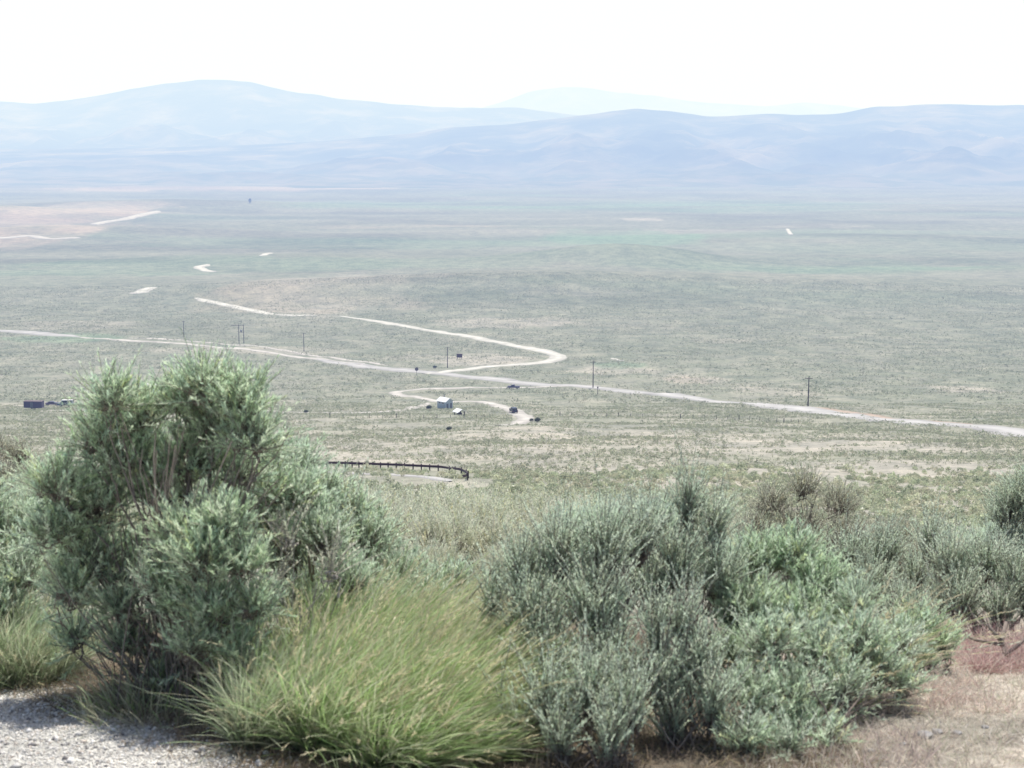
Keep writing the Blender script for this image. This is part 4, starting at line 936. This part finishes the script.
# ---- dark bushes by the loop, and far lone trees
def bush_at(px, py, s, label, nm='sagebrush'):
    p = ground(px, py); L = [((0, 0, s * .5), (s * .5, s * .5, s * .5)), ((s * .3, .1, s * .45), (s * .4, s * .4, s * .4)), ((-s * .35, 0, s * .4), (s * .35, s * .35, s * .38))]
    make_shrub(nm, label, 'shrub', p, [(np.array(c) + p, r) for c, r in L], 'dark', seed=int(px), dens=.10, big=3.5)
STY['dark'] = dict(STY['green'], cols=[(.09, .12, .09), (.12, .15, .11), (.08, .10, .08)])
bush_at(429, 409.5, 1.5, 'round dark bush just left of the small building')
bush_at(537.5, 422.5, 1.3, 'dark bush outside the right end of the dirt loop')
bush_at(531.5, 422, .9, 'greener bush beside the dark one outside the dirt loop')
bush_at(435, 368.5, 1.7, 'dark bush on the plain between the junction and the bare patch')
bush_at(449, 431, 1.0, 'dark bush on the slope below the open shelter')
bush_at(306, 413.5, 1.1, 'dark low bush on the dirt track right of the tallest shrub')
def far_tree(px, py, h, label):
    p = ground(px, py); o = empty('juniper_tree', p); tag(o, label, 'tree')
    mb = MB(); mb.tube([(0, 0, -1), (.1, 0, h * .3), (0, .1, h * .8)], [h * .05, h * .035, h * .01], 7); mb.build('trunk', M['bark'], o, smooth=True)
    g = np.random.default_rng(int(px)); n = 900; d = norm(g.normal(size=(n, 3))) * g.random((n, 1)) ** .4
    c = d * np.array([h * .3, h * .3, h * .42]) * (1 - .35 * d[:, 2:3]) + np.array([0, 0, h * .56])
    V, L, S, C = ribbons(c, norm(g.normal(size=(n, 3)) + [0, 0, .6]), np.full(n, h * .1), np.full(n, h * .03), np.zeros((n, 3)), np.tile([.03, .05, .035], (n, 1)) * g.uniform(.6, 1.4, (n, 1)))
    npmesh('crown', V, L, S, M['leaf'], parent=o, colr=C)
far_tree(250, 203, 15, 'tiny dark lone tree on the far plain below the left mountain')
far_tree(947, 174, 18, 'tiny dark lone tree on the far plain below the right ridge')

# ================================================================== LIGHT
SUN_EL, SUN_AZ = 64, 20          # azimuth from the viewing direction, towards the right
w = bpy.data.worlds.new('World'); scene.world = w; w.use_nodes = True; nt = w.node_tree
bg = nt.nodes['Background']; sk = nt.nodes.new('ShaderNodeTexSky'); sk.sky_type = 'NISHITA'; sk.sun_disc = False
sk.sun_elevation = R(SUN_EL); sk.sun_rotation = R(SUN_AZ); sk.dust_density = 7.0; sk.air_density = 1.0; sk.altitude = 1500
nt.links.new(sk.outputs[0], bg.inputs['Color']); bg.inputs['Strength'].default_value = .15
sl = bpy.data.lights.new('sun', 'SUN'); sl.energy = 5.0; sl.angle = R(.5); sl.color = (1, .965, .90)
so = bpy.data.objects.new('sun', sl); col.objects.link(so)
d = Vector((math.sin(R(SUN_AZ)) * math.cos(R(SUN_EL)), math.cos(R(SUN_AZ)) * math.cos(R(SUN_EL)), math.sin(R(SUN_EL))))
so.rotation_euler = d.to_track_quat('Z', 'Y').to_euler()

cam = bpy.data.cameras.new('camera'); co = bpy.data.objects.new('camera', cam); col.objects.link(co)
co.location = (0, 0, 0); co.rotation_euler = (math.pi / 2 - TH, 0, 0)
cam.sensor_width = 36; cam.lens = F / 1024 * 36; cam.dof.use_dof = True; cam.dof.focus_distance = 60; cam.dof.aperture_fstop = 8.5; cam.clip_start = .05; cam.clip_end = 100000
scene.camera = co
scene.view_settings.view_transform = 'Standard'; scene.view_settings.look = 'None'; scene.view_settings.exposure = 0; scene.view_settings.gamma = 1
scene.cycles.use_denoising = True
scene.cycles.max_bounces = 8; scene.cycles.diffuse_bounces = 5; scene.cycles.transmission_bounces = 5; scene.cycles.volume_bounces = 0
scene.render.film_transparent = False
print('done', time.time() - T0)
